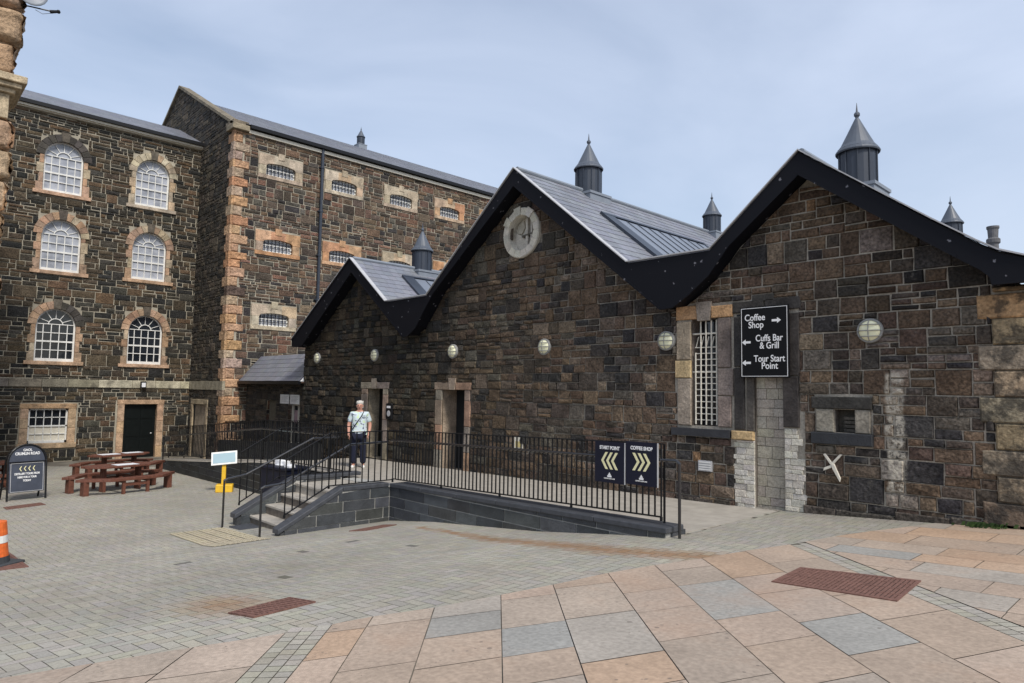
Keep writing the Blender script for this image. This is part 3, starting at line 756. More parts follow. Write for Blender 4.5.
# carved roundel in the middle gable
rd = MB()
def disc(mb, cx, cz, prof, n=40, mi=0, col=(1, 1, 1)):
    vs = []; fs = []
    for r, d in prof:
        for i in range(n): vs.append(F(cx + r * cos(2 * pi * i / n), cz + r * sin(2 * pi * i / n), d))
    for j in range(len(prof) - 1):
        for i in range(n): fs.append((j * n + i, j * n + (i + 1) % n, (j + 1) * n + (i + 1) % n, (j + 1) * n + i))
    mb.add(vs, fs, col, mi)
disc(rd, RX, RZ, [(RR, -.02), (RR, .075), (RR - .02, .09), (.42, .09), (.40, .07), (.39, .0), (.385, -.14), (.0, -.14)], col=(.55, .52, .45))
rdo = rd.build('roundel', M['render'], bld, recalc=False)
kk = MB()
for i in range(16):                                   # radiating stones of the ring, upper ones raised
    a0 = 2 * pi * i / 16 + .02; a1 = 2 * pi * (i + 1) / 16 - .02; am = (a0 + a1) / 2
    up = sin(am) > .45
    r0, r1 = .405, (RR + .03 if up and i % 2 == 0 else RR - .012); d = .115 if up and i % 2 == 0 else .098
    P = [(RX + r * cos(a), RZ + r * sin(a)) for r, a in ((r0, a0), (r1, a0), (r1, a1), (r0, a1))]
    kk.prism(P, F, .085, d, jit((.58, .55, .47), .12))
kk.build('ring_stone', M['render'], rdo)
cv = MB()                                            # weathered relief: broken tracery
for x0, x1, z0, z1 in ((.02, .09, -.36, .36), (.17, .23, -.30, .30), (.29, .34, -.20, .22)):
    cv.prism([(RX + x0, RZ + z0), (RX + x1, RZ + z0), (RX + x1 - .01, RZ + z1), (RX + x0 + .01, RZ + z1)], F, -.14, -.05, jit((.50, .47, .40), .1))
cv.prism([(RX - .10, RZ - .07), (RX + .36, RZ - .02), (RX + .36, RZ + .01), (RX - .10, RZ - .03)], F, -.14, -.045, (.12, .11, .09))
for x0 in (.105, .245): cv.prism([(RX + x0, RZ - .34 + x0 * .3), (RX + x0 + .055, RZ - .33 + x0 * .3), (RX + x0 + .055, RZ + .30 - x0 * .3), (RX + x0, RZ + .32 - x0 * .3)], F, -.14, -.125, (.10, .09, .075))
cv.prism([(RX + .385 * cos(a), RZ + .385 * sin(a)) for a in [pi * .93 + i * pi * .57 / 8 for i in range(9)]] + [(RX - .02, RZ - .12), (RX - .14, RZ - .02)], F, -.14, -.09, (.52, .48, .41))
cv.prism([(RX - .34, RZ + .06), (RX - .16, RZ + .02), (RX - .06, RZ + .16), (RX - .10, RZ + .32), (RX - .26, RZ + .26)], F, -.14, -.10, (.42, .39, .32))
cv.build('carving', M['render'], rdo)

# doors: stone jambs, lintel with keystone, deep reveal
def doorway(a, b, zb, ow0, ow1, open_in, pal, label=None):
    m = MB(); 
    z = zb
    i = 0
    while z < -.001:
        H = .0 - z if -z < .75 else random.choice([.48, .62, .7]); z2 = min(0, z + H)
        block(m, F, ow0 + (.02 if i % 2 else 0), a, z, z2 - .006, -.02, .035, jit(random.choice(pal), .12)); block(m, F, b, ow1 - (.02 if i % 2 else 0), z, z2 - .006, -.02, .035, jit(random.choice(pal), .12)); z = z2; i += 1
    c = (ow0 + ow1) / 2
    block(m, F, ow0 - .03, c - .13, 0, .18, -.02, .04, jit(pal[0], .1)); block(m, F, c + .13, ow1 + .03, 0, .18, -.02, .04, jit(pal[1], .1))
    m.prism([(c - .10, 0), (c + .10, 0), (c + .14, .29), (c - .14, .29)], F, -.02, .055, jit(pal[0], .1))
    reveal(m, F, (a, b, zb, 0), .45, jit(pal[0], .1))
    d = m.build('doorway', M['sand'], bld, recalc=False)
    if open_in:    # inner passage, dark
        n = MB(); n.box(a, b, YF + .45, YF + 3, zb, .0); dk = n.build('passage', M['dark'], d, recalc=False)
        p = MB(); p.box(a + .30, a + .37, YF + .5, YF + 1.2, zb + .02, -.06); p.build('open_door', M['darkdoor'], d)
    else:
        n = MB(); n.box(a, b, YF + .38, YF + .43, zb, .0); 
        for q in range(2):
            for w in range(3): n.box(a + .08 + q * .38, a + .38 + q * .38, YF + .365, YF + .38, zb + .15 + w * .62, zb + .65 + w * .62)
        n.build('door', M['darkdoor'], d)
DP = [(.26, .22, .17), (.23, .19, .15), (.28, .21, .16)]
doorway(-17.08, -16.27, -1.96, -17.42, -16.02, False, DP)
doorway(-13.57, -12.68, -1.98, -13.85, -12.46, True, [(.27, .21, .16), (.30, .19, .13), (.25, .22, .18)])

F_ = F; F = lambda s, z, d: (s + .05, YF - d, z)
# barred window in the right gable
w = MB()
for (a, b, c, d, col) in ((-6.79, -6.5, .60, 1.28, (.33, .27, .20)), (-6.82, -6.5, .28, .59, (.48, .36, .20)), (-6.77, -6.5, -.55, .27, (.30, .25, .20)),
                          (-5.98, -5.74, .45, 1.30, (.16, .13, .115)), (-5.98, -5.70, -.02, .44, (.20, .165, .145)), (-5.98, -5.74, -.55, -.03, (.24, .19, .165)),
                          (-6.8, -6.37, 1.31, 1.56, (.44, .27, .15)), (-6.10, -5.70, 1.31, 1.52, (.48, .29, .15))):
    block(w, F, a, b, c, d - .006, -.02, .04, col)
w.prism([(-6.35, 1.27), (-6.12, 1.27), (-6.08, 1.60), (-6.38, 1.60)], F, -.02, .065, (.24, .205, .175))
reveal(w, F, (-6.5, -5.98, -.55, 1.31), .28, (.22, .18, .15))
bw = w.build('barred_window', M['sand'], bld, recalc=False)
s_ = MB(); s_.prism([(0, 0), (0, 0)], F, 0, 0) if False else None
s_.box(-6.81, -5.69, YF - .10, YF + .05, -.73, -.60, (.03, .031, .036)); s_.build('sill', M['plinth'], bw)
gm = MB(); gm.quad(F(-6.5, -.55, -.26), F(-5.98, -.55, -.26), F(-5.98, 1.31, -.26), F(-6.5, 1.31, -.26)); gm.build('glass', M['glassdark'], bw, recalc=False)
gb = MB()
for i, x in enumerate((-6.44, -6.335, -6.235, -6.13, -6.03)): gb.tube(F(x, -.53, -.03), F(x, 1.28 if i != 0 else .72, -.03), .014, 6)
for i in range(13):
    z = -.45 + i * .105
    gb.tube(F(-6.46, z, -.045), F(-6.01, z, -.045), .0095, 6)
gb.tube(F(-6.56, 1.05, -.045), F(-5.98, 1.05, -.045), .016, 6); gb.tube(F(-6.56, .38, -.045), F(-5.98, .38, -.045), .016, 6)
for i in range(4):   # pointed heads of the lower lattice
    x = -6.44 + .1 * i; gb.tube(F(x, .82, -.05), F(x + .05, 1.0, -.05), .009, 5)
gb.build('iron_bars', M['offwhite'], bw)

# tall blocked opening, behind the hanging sign
w = MB()
for (a, b, c, d, col) in ((-5.68, -5.50, -.58, .45, (.05, .045, .042)), (-5.68, -5.48, .46, 1.30, (.045, .042, .04)), (-5.46, -5.33, -.60, .5, (.09, .08, .07)), (-5.46, -5.33, .51, 1.35, (.07, .065, .06)),
                          (-4.85, -4.60, -.5, .30, (.055, .048, .045)), (-4.85, -4.58, .31, 1.30, (.06, .052, .047)), (-5.70, -5.15, 1.36, 1.55, (.05, .045, .04)), (-5.13, -4.55, 1.36, 1.56, (.055, .05, .046)), (-5.35, -4.98, 1.52, 1.64, (.05, .047, .042))):
    block(w, F, a, b, c, d - .006, -.02, .04, col)
block(w, F, -5.72, -5.34, -.74, -.60, -.02, .075, (.45, .32, .17))
tb = w.build('blocked_doorway', M['sand'], bld, recalc=False)
w = MB()
z = -1.95
while z < 1.4:
    H = random.uniform(.12, .2); x = -5.33 - random.uniform(0, .2)
    while x < -4.85:
        L = random.uniform(.18, .38)
        a, b = max(x, -5.33), min(x + L, -4.85)
        if b - a > .03: block(w, F, a + .003, b - .003, z + .003, min(z + H, 1.4) - .003, -.10, -.05 + random.uniform(-.004, .004), jit((.36, .325, .27), .15), .004)
        x += L
    z += H
w.quad(F(-5.33, -2.1, -.095), F(-4.85, -2.1, -.095), F(-4.85, 1.4, -.095), F(-5.33, 1.4, -.095), (.17, .155, .13))
reveal(w, F, (-5.33, -4.85, -2.1, 1.40), .1, (.14, .12, .10))
w.build('block_infill', M['render'], tb, recalc=False)
for (a0, b0, zt, zb) in ((-5.68, -5.34, -.75, -1.95), (-4.84, -4.53, -.52, -1.95)):
    w = MB(); z = zb
    while z < zt - .02:
        H = random.uniform(.055, .12); z2 = min(z + H, zt); aa = a0 + random.uniform(-.05, .04) * (a0 < -5); bb = b0 + random.uniform(-.05, .05) * (a0 > -5)
        if a0 > -5 and z > -1.0: bb -= .07
        cut = random.uniform(aa + .08, bb - .08)
        for p, q in ((aa, cut), (cut, bb)): block(w, F, p + .002, q - .002, z + .002, z2 - .003, -.02, .022 + random.uniform(-.008, .008), jit((.54, .51, .44), .15), .006)
        z = z2
    w.build('limewashed_jamb', M['render'], tb, recalc=False)

# small niche window
w = MB()
block(w, F, -4.40, -3.54, -.19, -.01, -.02, .06, (.042, .04, .036)); block(w, F, -4.34, -4.08, -.54, -.195, -.02, .045, (.23, .21, .17)); block(w, F, -3.78, -3.57, -.54, -.195, -.02, .045, (.21, .19, .155))
reveal(w, F, (-4.07, -3.79, -.54, -.2), .25, (.10, .09, .08))
nw = w.build('niche', M['sand'], bld, recalc=False)
w = MB(); block(w, F, -4.40, -3.53, -.72, -.545, -.02, .10, (.026, .028, .032)); w.build('sill', M['plinth'], nw)
w = MB(); w.quad(F(-4.07, -.54, -.16), F(-3.79, -.54, -.16), F(-3.79, -.2, -.16), F(-4.07, -.2, -.16), (.075, .068, .056)); w.build('blocked_back', M['sand'], nw, recalc=False)
w = MB(); 
for i in range(4): w.box(-3.93, -3.745, YF + .09, YF + .155, -.53 + i * .06, -.485 + i * .06, (.10, .09, .075))
w.build('stone_bar', M['sand'], nw)

F = F_
# corner quoins and the kneeler stone of the right hand corner
w = MB(); z = -1.75; i = 0
Hs = [.44, .33, .33, .34, .33, .34, .33, .34, .32]
QC = [(.16, .12, .085), (.36, .29, .19), (.30, .25, .175), (.34, .27, .17), (.28, .235, .165), (.36, .28, .18), (.29, .24, .17), (.35, .27, .165), (.46, .29, .15)]
for i, H in enumerate(Hs):
    z2 = min(z + H, 1.37); a = -2.19 if i % 2 == 0 else -2.03
    for d in (0,):
        block(w, F, a, -1.6 + .02, z, z2 - .008, -.02, .05, jit(QC[i % 9], .08), .02)
    Lr = .35 if i % 2 == 0 else .55
    block(w, FR, 10.46, 10.5 + Lr, z, z2 - .008, -.02, .05, jit(QC[(i + 3) % 9], .08), .02); z = z2
block(w, F, -2.0, -1.5, 1.375, 1.425, -.02, .10, (.50, .34, .18), .01)
w.c = [tuple(k * .86 for k in c) for c in w.c]; w.build('quoin', M['quoin'], bld, recalc=False)
# low footing stones that stand a little proud at the base
w = MB()
x = -4.5
while x < -1.7:
    L = random.uniform(.35, .8); x2 = min(x + L, -1.62)
    zt = h(x) + .10 - .0 * x; block(w, F, x, x2 - .01, h(x) - .2, h((x + x2) / 2) + random.uniform(.05, .11), -.02, .05, jit((.07, .06, .05), .2), .015); x += L
w.build('footing', M['stone'], bld, recalc=False); w = MB()
x = -6.7
while x < -5.75:
    L = random.uniform(.25, .5); block(w, F, x, x + L - .01, -2.1, -1.86 + random.uniform(.03, .08) + .03 * (x + 6.7), -.02, .05, jit((.07, .06, .05), .2), .015); x += L
w.build('footing', M['stone'], bld, recalc=False)

# ---------------------------------------------------------------- cell block A (left, round headed windows)
XA = -30.0
A = lambda s, z, d: (XA + d, s, z)
ba = thing('arched_window_block', 'three storey stone block with white round headed sash windows, at the left', 'building', (-35, 2, -2.9))
AW = [(4.86, 7.18), (7.95, 7.26), (4.93, 4.20), (7.97, 4.24), (4.94, .82), (7.99, .83)]     # centre s, sill z
ops = []; exc = []
r_ = .635
for s, z in AW:
    ops.append((s - r_, s + r_, z, z + 1.95)); exc.append((s - r_ - .14, s + r_ + .14, z - .16, z + 1.36)); exc.append((s - r_ - .12, s + r_ + .12, z + 1.36, z + 2.1)); exc.append((s - .4, s + .4, z + 2.0, z + 2.32))
ops += [(4.27, 5.50, -2.2, -.93), (7.38, 8.57, -3.0, -.78)]
exc += [(4.0, 5.8, -2.45, -.72), (7.08, 8.82, -3.2, -.62), (-8, 9.8, -.14, .17)]
wm = MB()
rubble(wm, A, -8, 9.8, -3.1, lambda s: 10.1, (.24, .44), (.26, .72), exc, [tuple(k * .72 for k in c) for c in APAL], proud=.03, gap=.0125, split=.75, zt=10.2)
backing(wm, A, -8, 9.8, -3.3, lambda s: 10.15, ops, mi=1)
wm.quad((-30, -8, -3.3), (-40, -8, -3.3), (-40, -8, 10.2), (-30, -8, 10.2), mi=1)
wm.quad((-40, -8, -3.3), (-40, 9.8, -3.3), (-40, 9.8, 10.2), (-40, -8, 10.2), mi=1)
wm.build('wall', [M['stone'], M['patchedA']], ba, recalc=False)
w = MB(); sx = -8
while sx < 9.8:
    e = min(sx + random.uniform(.8, 1.3), 9.8); c = (.40, .365, .27) if sx > 5.6 else (.20, .18, .14)
    block(w, A, sx, e - .008, -.135, .165, -.02, .06, jit(c, .1)); sx = e
w.build('string_course', M['sand'], ba, recalc=False)
w = MB(); w.box(-30, -29.86, -8, 9.8, 10.12, 10.22); w.box(-29.86 + .002, -29.78, -8, 9.8, 10.16, 10.24); w.build('eaves_course', M['cream'], ba)
w = MB(); w.box(-29.83, -29.68, -8, 9.8, 10.245, 10.38); w.build('gutter', M['black'], ba)
w = MB(); slope(w, -29.75, 10.36, -33.0, 11.86, -8, 9.8, row=.3, w=.35); slope(w, -36.3, 10.36, -33.0, 11.86, -8, 9.8, row=.5, w=.6); w.build('roof', M['slate'], ba, recalc=False)

def arch_window(s, z, pal, glassm, dark_top):
    m = MB(); top_ = z + 1.35
    # jamb blocks
    for sd in (-1, 1):
        zz = z; i = 0
        while zz < top_ - .01:
            H = random.choice([.3, .36, .42]); z2 = min(zz + H, top_)
            if top_ - z2 < .12: z2 = top_
            wv = .23 if i % 2 == 0 else .14
            a, b = (s - r_ - wv, s - r_ + .0) if sd < 0 else (s + r_, s + r_ + wv)
            block(m, A, a, b, zz, z2 - .006, -.02, .05, jit(random.choice(pal), .15)); zz = z2; i += 1
    # voussoirs
    n = 11
    for i in range(n):
        a0 = pi * i / n + .01; a1 = pi * (i + 1) / n - .01
        P = [(s + r * cos(a), top_ + r * sin(a)) for r, a in ((r_ - .01, a0), (r_ + .265, a0), (r_ + .265, a1), (r_ - .01, a1))]
        col = jit((.06, .054, .048), .2) if (dark_top > i) else jit(random.choice(pal), .15)
        m.prism(P, A, -.05, .06, col)
    m.prism([(s - .11, top_ + r_ - .02), (s + .11, top_ + r_ - .02), (s + .15, top_ + r_ + .34), (s - .15, top_ + r_ + .34)], A, -.05, .085, jit((.10, .085, .07), .2))
    for i in range(n):   # soffit of the arch
        a0 = pi * i / n; a1 = pi * (i + 1) / n
        p, q = (s + r_ * cos(a0), top_ + r_ * sin(a0)), (s + r_ * cos(a1), top_ + r_ * sin(a1))
        m.quad(A(*p, 0), A(*q, 0), A(*q, -.22), A(*p, -.22), pal[0])
    for x in (s - r_, s + r_): m.quad(A(x, z, 0), A(x, top_, 0), A(x, top_, -.22), A(x, z, -.22), pal[0])
    block(m, A, s - r_ - .30, s + r_ + .30, z - .14, z, -.2, .09, jit(pal[1], .1))
    o = m.build('window', M['sand'], ba, recalc=False)
    f = MB(); D = -.12
    f.prism([(s - r_, z), (s + r_, z), (s + r_, z + .11), (s - r_, z + .11)], A, D - .04, D + .04)
    for sd in (-1, 1): f.prism([(s + sd * r_, z + .1), (s + sd * (r_ - .06), z + .1), (s + sd * (r_ - .06), top_), (s + sd * r_, top_)], A, D - .04, D + .03)
    n = 16
    for i in range(n):
        a0 = pi * i / n; a1 = pi * (i + 1) / n
        f.prism([(s + r * cos(a), top_ + r * sin(a)) for r, a in ((r_ - .06, a0), (r_ + .0, a0), (r_ + .0, a1), (r_ - .06, a1))], A, D - .04, D + .03)
        f.prism([(s + r * cos(a), top_ + .02 + r * sin(a)) for r, a in ((.215, a0), (.245, a0), (.245, a1), (.215, a1))], A, D - .02, D + .02)
    for i in range(1, 5):
        x = s - r_ + 2 * r_ * i / 5
        f.prism([(x - .014, z + .1), (x + .014, z + .1), (x + .014, top_ + .03), (x - .014, top_ + .03)], A, D - .02, D + .02)
    for i in range(1, 5): 
        zz = z + .1 + (top_ - z - .06) * i / 4; t = .03 if i == 2 else .014
        f.prism([(s - r_ + .05, zz - t), (s + r_ - .05, zz - t), (s + r_ - .05, zz + t), (s - r_ + .05, zz + t)], A, D - .022, D + .024)
    for a in (.32 * pi, .5 * pi, .68 * pi, .14 * pi, .86 * pi):
        p = (s + .23 * cos(a), top_ + .02 + .23 * sin(a)); q = (s + (r_ - .04) * cos(a), top_ + (r_ - .04) * sin(a))
        f.tube(A(*p, D), A(*q, D), .014, 4)
    f.build('sash_frame', M['white'], o)
    gl = MB(); n = 16; vs = [A(s - r_, z, D - .02), A(s + r_, z, D - .02)] + [A(s + r_ * cos(pi * i / n), top_ + r_ * sin(pi * i / n), D - .02) for i in range(n + 1)]
    gl.add(vs, [tuple(range(len(vs)))]); gl.build('glass', glassm, o, recalc=False)
AP = [(.36, .23, .15), (.40, .27, .18), (.32, .22, .155), (.38, .31, .22)]
for i, (s, z) in enumerate(AW):
    arch_window(s, z, AP if i != 1 else PALE, M['glasspale'] if i < 4 else M['glassdark'], {0: 11, 2: 0, 4: 6}.get(i, 0))
# square sash and door on the ground floor
def sq_surround(a, b, c, d, wd, pal, door=False):
    m = MB()
    zz = c
    while zz < d - .01:
        z2 = min(zz + random.choice([.35, .45, .55]), d)
        if d - z2 < .15: z2 = d
        block(m, A, a - wd, a, zz, z2 - .006, -.02, .05, jit(random.choice(pal), .1)); block(m, A, b, b + wd, zz, z2 - .006, -.02, .05, jit(random.choice(pal), .1)); zz = z2
    block(m, A, a - wd - .02, b + wd + .02, d, d + .18, -.02, .055, jit(pal[0], .1))
    if not door: block(m, A, a - wd - .05, b + wd + .05, c - .19, c, -.2, .09, jit(pal[1], .1))
    reveal(m, A, (a, b, c, d), .25, pal[0])
    return m.build('doorway' if door else 'window', M['sand'], ba, recalc=False)
o = sq_surround(4.27, 5.50, -2.2, -.93, .25, [(.42, .28, .17), (.40, .29, .19), (.44, .31, .20)])
f = MB(); D = -.10; a, b, c, d = 4.27, 5.50, -2.2, -.93
for p in ((a, b, c, c + .09), (a, b, d - .06, d), (a, a + .06, c, d), (b - .06, b, c, d), (a, b, -1.60, -1.55)): f.prism([(p[0], p[2]), (p[1], p[2]), (p[1], p[3]), (p[0], p[3])], A, D - .03, D + .03)
for i in range(1, 5): x = a + (b - a) * i / 5; f.prism([(x - .013, c), (x + .013, c), (x + .013, d), (x - .013, d)], A, D - .02, D + .02)
for zz in (-1.87, -1.26): f.prism([(a, zz - .013), (b, zz - .013), (b, zz + .013), (a, zz + .013)], A, D - .02, D + .02)
f.build('sash_frame', M['white'], o)
g_ = MB(); g_.quad(A(a, -1.58, D - .02), A(b, -1.58, D - .02), A(b, d, D - .02), A(a, d, D - .02)); g_.build('glass', M['glassdark'], o, recalc=False)
g_ = MB(); g_.quad(A(a, c, D - .02), A(b, c, D - .02), A(b, -1.582, D - .02), A(a, -1.582, D - .02)); g_.build('blind', M['cream'], o, recalc=False)
o = sq_surround(7.38, 8.57, -3.0, -.78, .24, [(.40, .27, .17), (.42, .30, .20)], True)
f = MB(); f.box(-30.2, -30.15, 7.38, 8.57, -2.95, -.78)
for q in range(2):
    for (z0, z1) in ((-2.75, -2.15), (-2.05, -1.45), (-1.35, -.9)): f.box(-30.15, -30.13, 7.5 + q * .52, 7.92 + q * .52, z0, z1)
d_ = f.build('door', M['darkdoor'], o); f = MB(); f.ball((-30.11, 8.42, -1.95), .035); f.build('handle', M['verge'], d_)

# ---------------------------------------------------------------- prison wing B
XB = -26.31; YG = 9.8
Bf = lambda s, z, d: (XB + d, s, z)
Gf = lambda s, z, d: (s, YG - d, z)
bb = thing('prison_wing', 'tall gabled stone prison wing with small barred cell windows and orange quoins', 'building', (-33.2, 25, -2.8))
ops = []; exc = [(9.8, 10.2, -3, 10.2)]
BWc = [(11.72, 14.62, 17.6, 20.5, 23.4, 26.3), (11.72, 14.62, 17.6, 20.5, 23.4), (11.68, 14.58, 17.5)]
BWz = [8.55, 5.43, 2.43]
for row, z in zip(BWc, BWz):
    for s in row:
        ops.append((s - .62, s + .62, z, z + .56)); exc.append((s - .95, s + .95, z - .17, z + .90))
wm = MB()
rubble(wm, Bf, 9.8, 34, -2.9, lambda s: 10.15, (.26, .44), (.26, .70), exc, [tuple(k * .85 for k in c) for c in BPAL], proud=.028, gap=.0125, split=.62, zt=10.2)
backing(wm, Bf, 9.8, 34, -3.2, lambda s: 10.2, ops, mi=1)
gt = lambda x: 14.0 - .535 * abs(x + 33.2)
GT = lambda x: gt(x) - .08
rubble(wm, Gf, -40.0, -26.31, -2.9, GT, (.22, .36), (.22, .6), [(-29.6, -27.75, -3.3, -.55), (-30, -26.3, -.16, .20), (-41, -30, -4, 9.6)], GPAL, proud=.022, gap=.009, split=.7, zt=14)
backing(wm, Gf, -40.1, XB, -3.2, GT, [(-29.45, -27.95, -2.75, -.75)], [-33.2], mi=2, cf=lambda s: (.15, .135, .11))
wm.quad((-40.1, 9.8, -3), (-40.1, 34, -3), (-40.1, 34, 10.3), (-40.1, 9.8, 10.3), mi=1)
wm.build('wall', [M['stone'], M['patchedA'], M['patched']], bb, recalc=False)
w = MB(); a, b = -29.45, -27.95
block(w, Gf, a - .2, a, -2.9, -.75, -.02, .04, (.34, .27, .18)); block(w, Gf, b, b + .2, -2.9, -.75, -.02, .04, (.36, .29, .20)); block(w, Gf, a - .2, b + .2, -.75, -.55, -.02, .045, (.34, .28, .19))
w.quad(Gf(a, -2.9, -.08), Gf(b, -2.9, -.08), Gf(b, -.75, -.08), Gf(a, -.75, -.08), (.30, .25, .19)); w.build('blocked_doorway', M['sand'], bb, recalc=False)
w = MB(); w.box(-29.93, -26.25, YG - .06, YG + .05, -.15, .19, (.30, .27, .20)); w.build('string_course', M['sand'], bb)
# quoins
w = MB(); z = -2.8; i = 0
while z < 10.0:
    H = random.uniform(.30, .40); z2 = min(z + H, 10.05); L = (.64 if i % 2 == 0 else .36) + random.uniform(-.06, .06); G2 = (.26 if i % 2 == 0 else .48) + random.uniform(-.05, .05)
    c = jit(random.choice(SAND), .12) if random.random() > .07 else (.10, .07, .055)
    if z < -.9: c = tuple(k * .9 for k in c)
    w.hexa([(XB - G2, YG - .05, z), (XB + .05, YG - .05, z), (XB + .05, YG + .03, z), (XB - G2, YG + .03, z), (XB - G2, YG - .05, z2 - .01), (XB + .05, YG - .05, z2 - .01), (XB + .05, YG + .03, z2 - .01), (XB - G2, YG + .03, z2 - .01)], c)
    block(w, Bf, YG + .032, YG + L, z, z2 - .01, -.02, .055, jit(c, .05), .04)
    z = z2; i += 1
w.build('quoin', M['quoinB'], bb, recalc=False)
for sgn in (1, -1):      # gable coping
    w = MB()
    xe = -33.2 + sgn * 7.05
    for (o1, o2, y0, y1) in ((-.08, .05, YG - .12, YG + .35),):
        A0, A1 = (-33.2, gt(-33.2)), (xe, gt(xe))
        w.hexa([(A0[0], y0, A0[1] + o1), (A1[0], y0, A1[1] + o1), (A1[0], y1, A1[1] + o1), (A0[0], y1, A0[1] + o1), (A0[0], y0, A0[1] + o2), (A1[0], y0, A1[1] + o2), (A1[0], y1, A1[1] + o2), (A0[0], y1, A0[1] + o2)], (.17, .145, .105))
    w.build('coping', M['sand'], bb, recalc=False)
w = MB(); w.box(XB - .5, XB + .22, YG - .16, YG + .5, 10.05, 10.27, (.26, .22, .155)); w.box(XB - .7, XB + .12, YG - .12, YG + .5, 10.27 + .002, 10.44, (.18, .15, .11)); w.build('kneeler', M['sand'], bb, bevel=.02)
w = MB(); w.box(XB, XB + .12, YG + .52, 34, 10.03, 10.16); w.build('eaves_course', M['cream'], bb)
w = MB(); w.box(XB + .06, XB + .26, YG + .52, 34, 10.20, 10.34); w.build('gutter', M['black'], bb)
w = MB(); slope(w, XB + .2, 10.33, -33.2, 13.62, YG + .36, 34, row=.34, w=.4); slope(w, -40.2, 10.33, -33.2, 13.62, YG + .36, 34, row=.6, w=.8); w.build('roof', M['slate'], bb, recalc=False)
ventilator(-33.2, 19.4, 13.62, bb, .66)
w = MB(); w.path([(XB + .12, 13.5, 10.2), (XB + .12, 13.5, -2.6)], .065, 10)
for z in (9.4, 7.5, 5.6, 3.7, 1.8): w.lathe([(.085, -.04), (.085, .04)], (XB + .12, 13.5, z), 12); w.box(XB, XB + .1, 13.38, 13.62, z - .02, z + .02)
w.build('drainpipe', M['zinc'], bb)
def cell_window(s, z, pal):
    m = MB(); a, b = s - .62, s + .62; zt = z + .44; rise = .085
    arch = lambda x: zt + rise * (1 - ((x - s) / .62) ** 2)
    block(m, Bf, a - .3, a, z - .0, z + .38, -.02, .05, jit(random.choice(pal), .1)); block(m, Bf, b, b + .3, z, z + .38, -.02, .05, jit(random.choice(pal), .1))
    block(m, Bf, a - .33, b + .33, z - .16, z - .0, -.18, .055, jit(random.choice(pal), .1))
    n = 10; tz = z + .84
    for k in range(3):     # lintel in three stones cut to the arch
        xs_ = [a - .32 + (b - a + .64) * (k * n + i) / (3 * n) for i in range(n + 1)]
        lo = [(x, arch(x) if a < x < b else z + .385) for x in xs_]
        P = lo + [(x, tz) for x in reversed(xs_)]
        P[0] = (P[0][0] + .004, P[0][1])
        nn = len(P); cc = jit(random.choice(pal), .12)
        for i in range(n):
            q = [lo[i], lo[i + 1], (lo[i + 1][0], tz), (lo[i][0], tz)]
            m.add([Bf(*p, .05) for p in q] + [Bf(*p, -.18) for p in q], [(0, 1, 2, 3), (0, 1, 5, 4), (3, 2, 6, 7)] + ([(0, 3, 7, 4)] if i == 0 else []) + ([(1, 2, 6, 5)] if i == n - 1 else []), cc)
    block(m, Bf, s - .14, s + .14, z + .70, z + .98, -.02, .07, jit(pal[0], .1))
    for x in (a, b): m.quad(Bf(x, z, 0), Bf(x, z + .5, 0), Bf(x, z + .5, -.2), Bf(x, z, -.2), pal[0])
    o = m.build('cell_window', M['sand'], bb, recalc=False)
    f = MB(); D = -.10
    for p in ((a, b, z, z + .055), (a, a + .05, z, z + .5), (b - .05, b, z, z + .5), (a, b, z + .27, z + .30)): f.prism([(p[0], p[2]), (p[1], p[2]), (p[1], p[3]), (p[0], p[3])], Bf, D - .02, D + .02)
    for i in range(8):
        x0 = a + (b - a) * i / 8; x1 = a + (b - a) * (i + 1) / 8
        f.prism([(x0, arch(x0) - .05), (x1, arch(x1) - .05), (x1, arch(x1) + .005), (x0, arch(x0) + .005)], Bf, D - .02, D + .02)
        if i: f.tube(Bf(x0, z, D), Bf(x0, arch(x0) - .03, D), .012, 4)
    f.build('frame', M['white'], o)
    br = MB()
    for i in range(1, 8):
        x0 = a + (b - a) * i / 8 - .07; br.tube(Bf(x0, z, D + .05), Bf(x0, arch(x0), D + .05), .012, 5)
    br.tube(Bf(a, z + .17, D + .05), Bf(b, z + .17, D + .05), .014, 5); br.tube(Bf(a, z + .36, D + .05), Bf(b, z + .36, D + .05), .014, 5)
    br.build('bars', M['black'], o)
    gl = MB(); gl.quad(Bf(a, z, D - .03), Bf(b, z, D - .03), Bf(b, z + .58, D - .03), Bf(a, z + .58, D - .03)); gl.build('glass', M['glasspale'], o, recalc=False)
for r, (row, z) in enumerate(zip(BWc, BWz)):
    for s in row: cell_window(s, z, SAND if (r, s) != (2, 11.68) and random.random() > .55 else PALE)

# ---------------------------------------------------------------- lean-to between wing and gabled building
bl = thing('lean_to', 'small dark stone lean-to with slate roof between the prison wing and the gabled building', 'building', (-23.7, 11.5, -2.1))
Lf = lambda s, z, d: (s, 10.7 - d, z)
w = MB(); ops = [(-24.38, -23.62, -2.3, -.50), (-22.62, -21.72, -2.3, -.58)]
rubble(w, Lf, -26.25, -21.1, -2.6, lambda s: .12, (.18, .3), (.2, .5), ops, GPAL, gap=.008, split=.6, zt=.3)
backing(w, Lf, -26.3, -21.1, -3.0, lambda s: .15, ops, mi=1, cf=lambda s: (.07, .065, .055))
w.build('wall', [M['stone'], M['patched']], bl, recalc=False)
w = MB(); slates(w, (-26.28, 10.38, .21), (1, 0, 0), (0, .85, 1.0), 5.1, 1.28, row=.2, w=.26); slates(w, (-26.28, 12.6, .21), (1, 0, 0), (0, -1.35, 1.0), 5.1, 1.65, row=.3, w=.3)
w.build('roof', M['slate'], bl, recalc=False)
w = MB(); w.box(-26.25, -21.15, 10.30, 10.42, .10, .20); w.build('gutter', M['black'], bl)
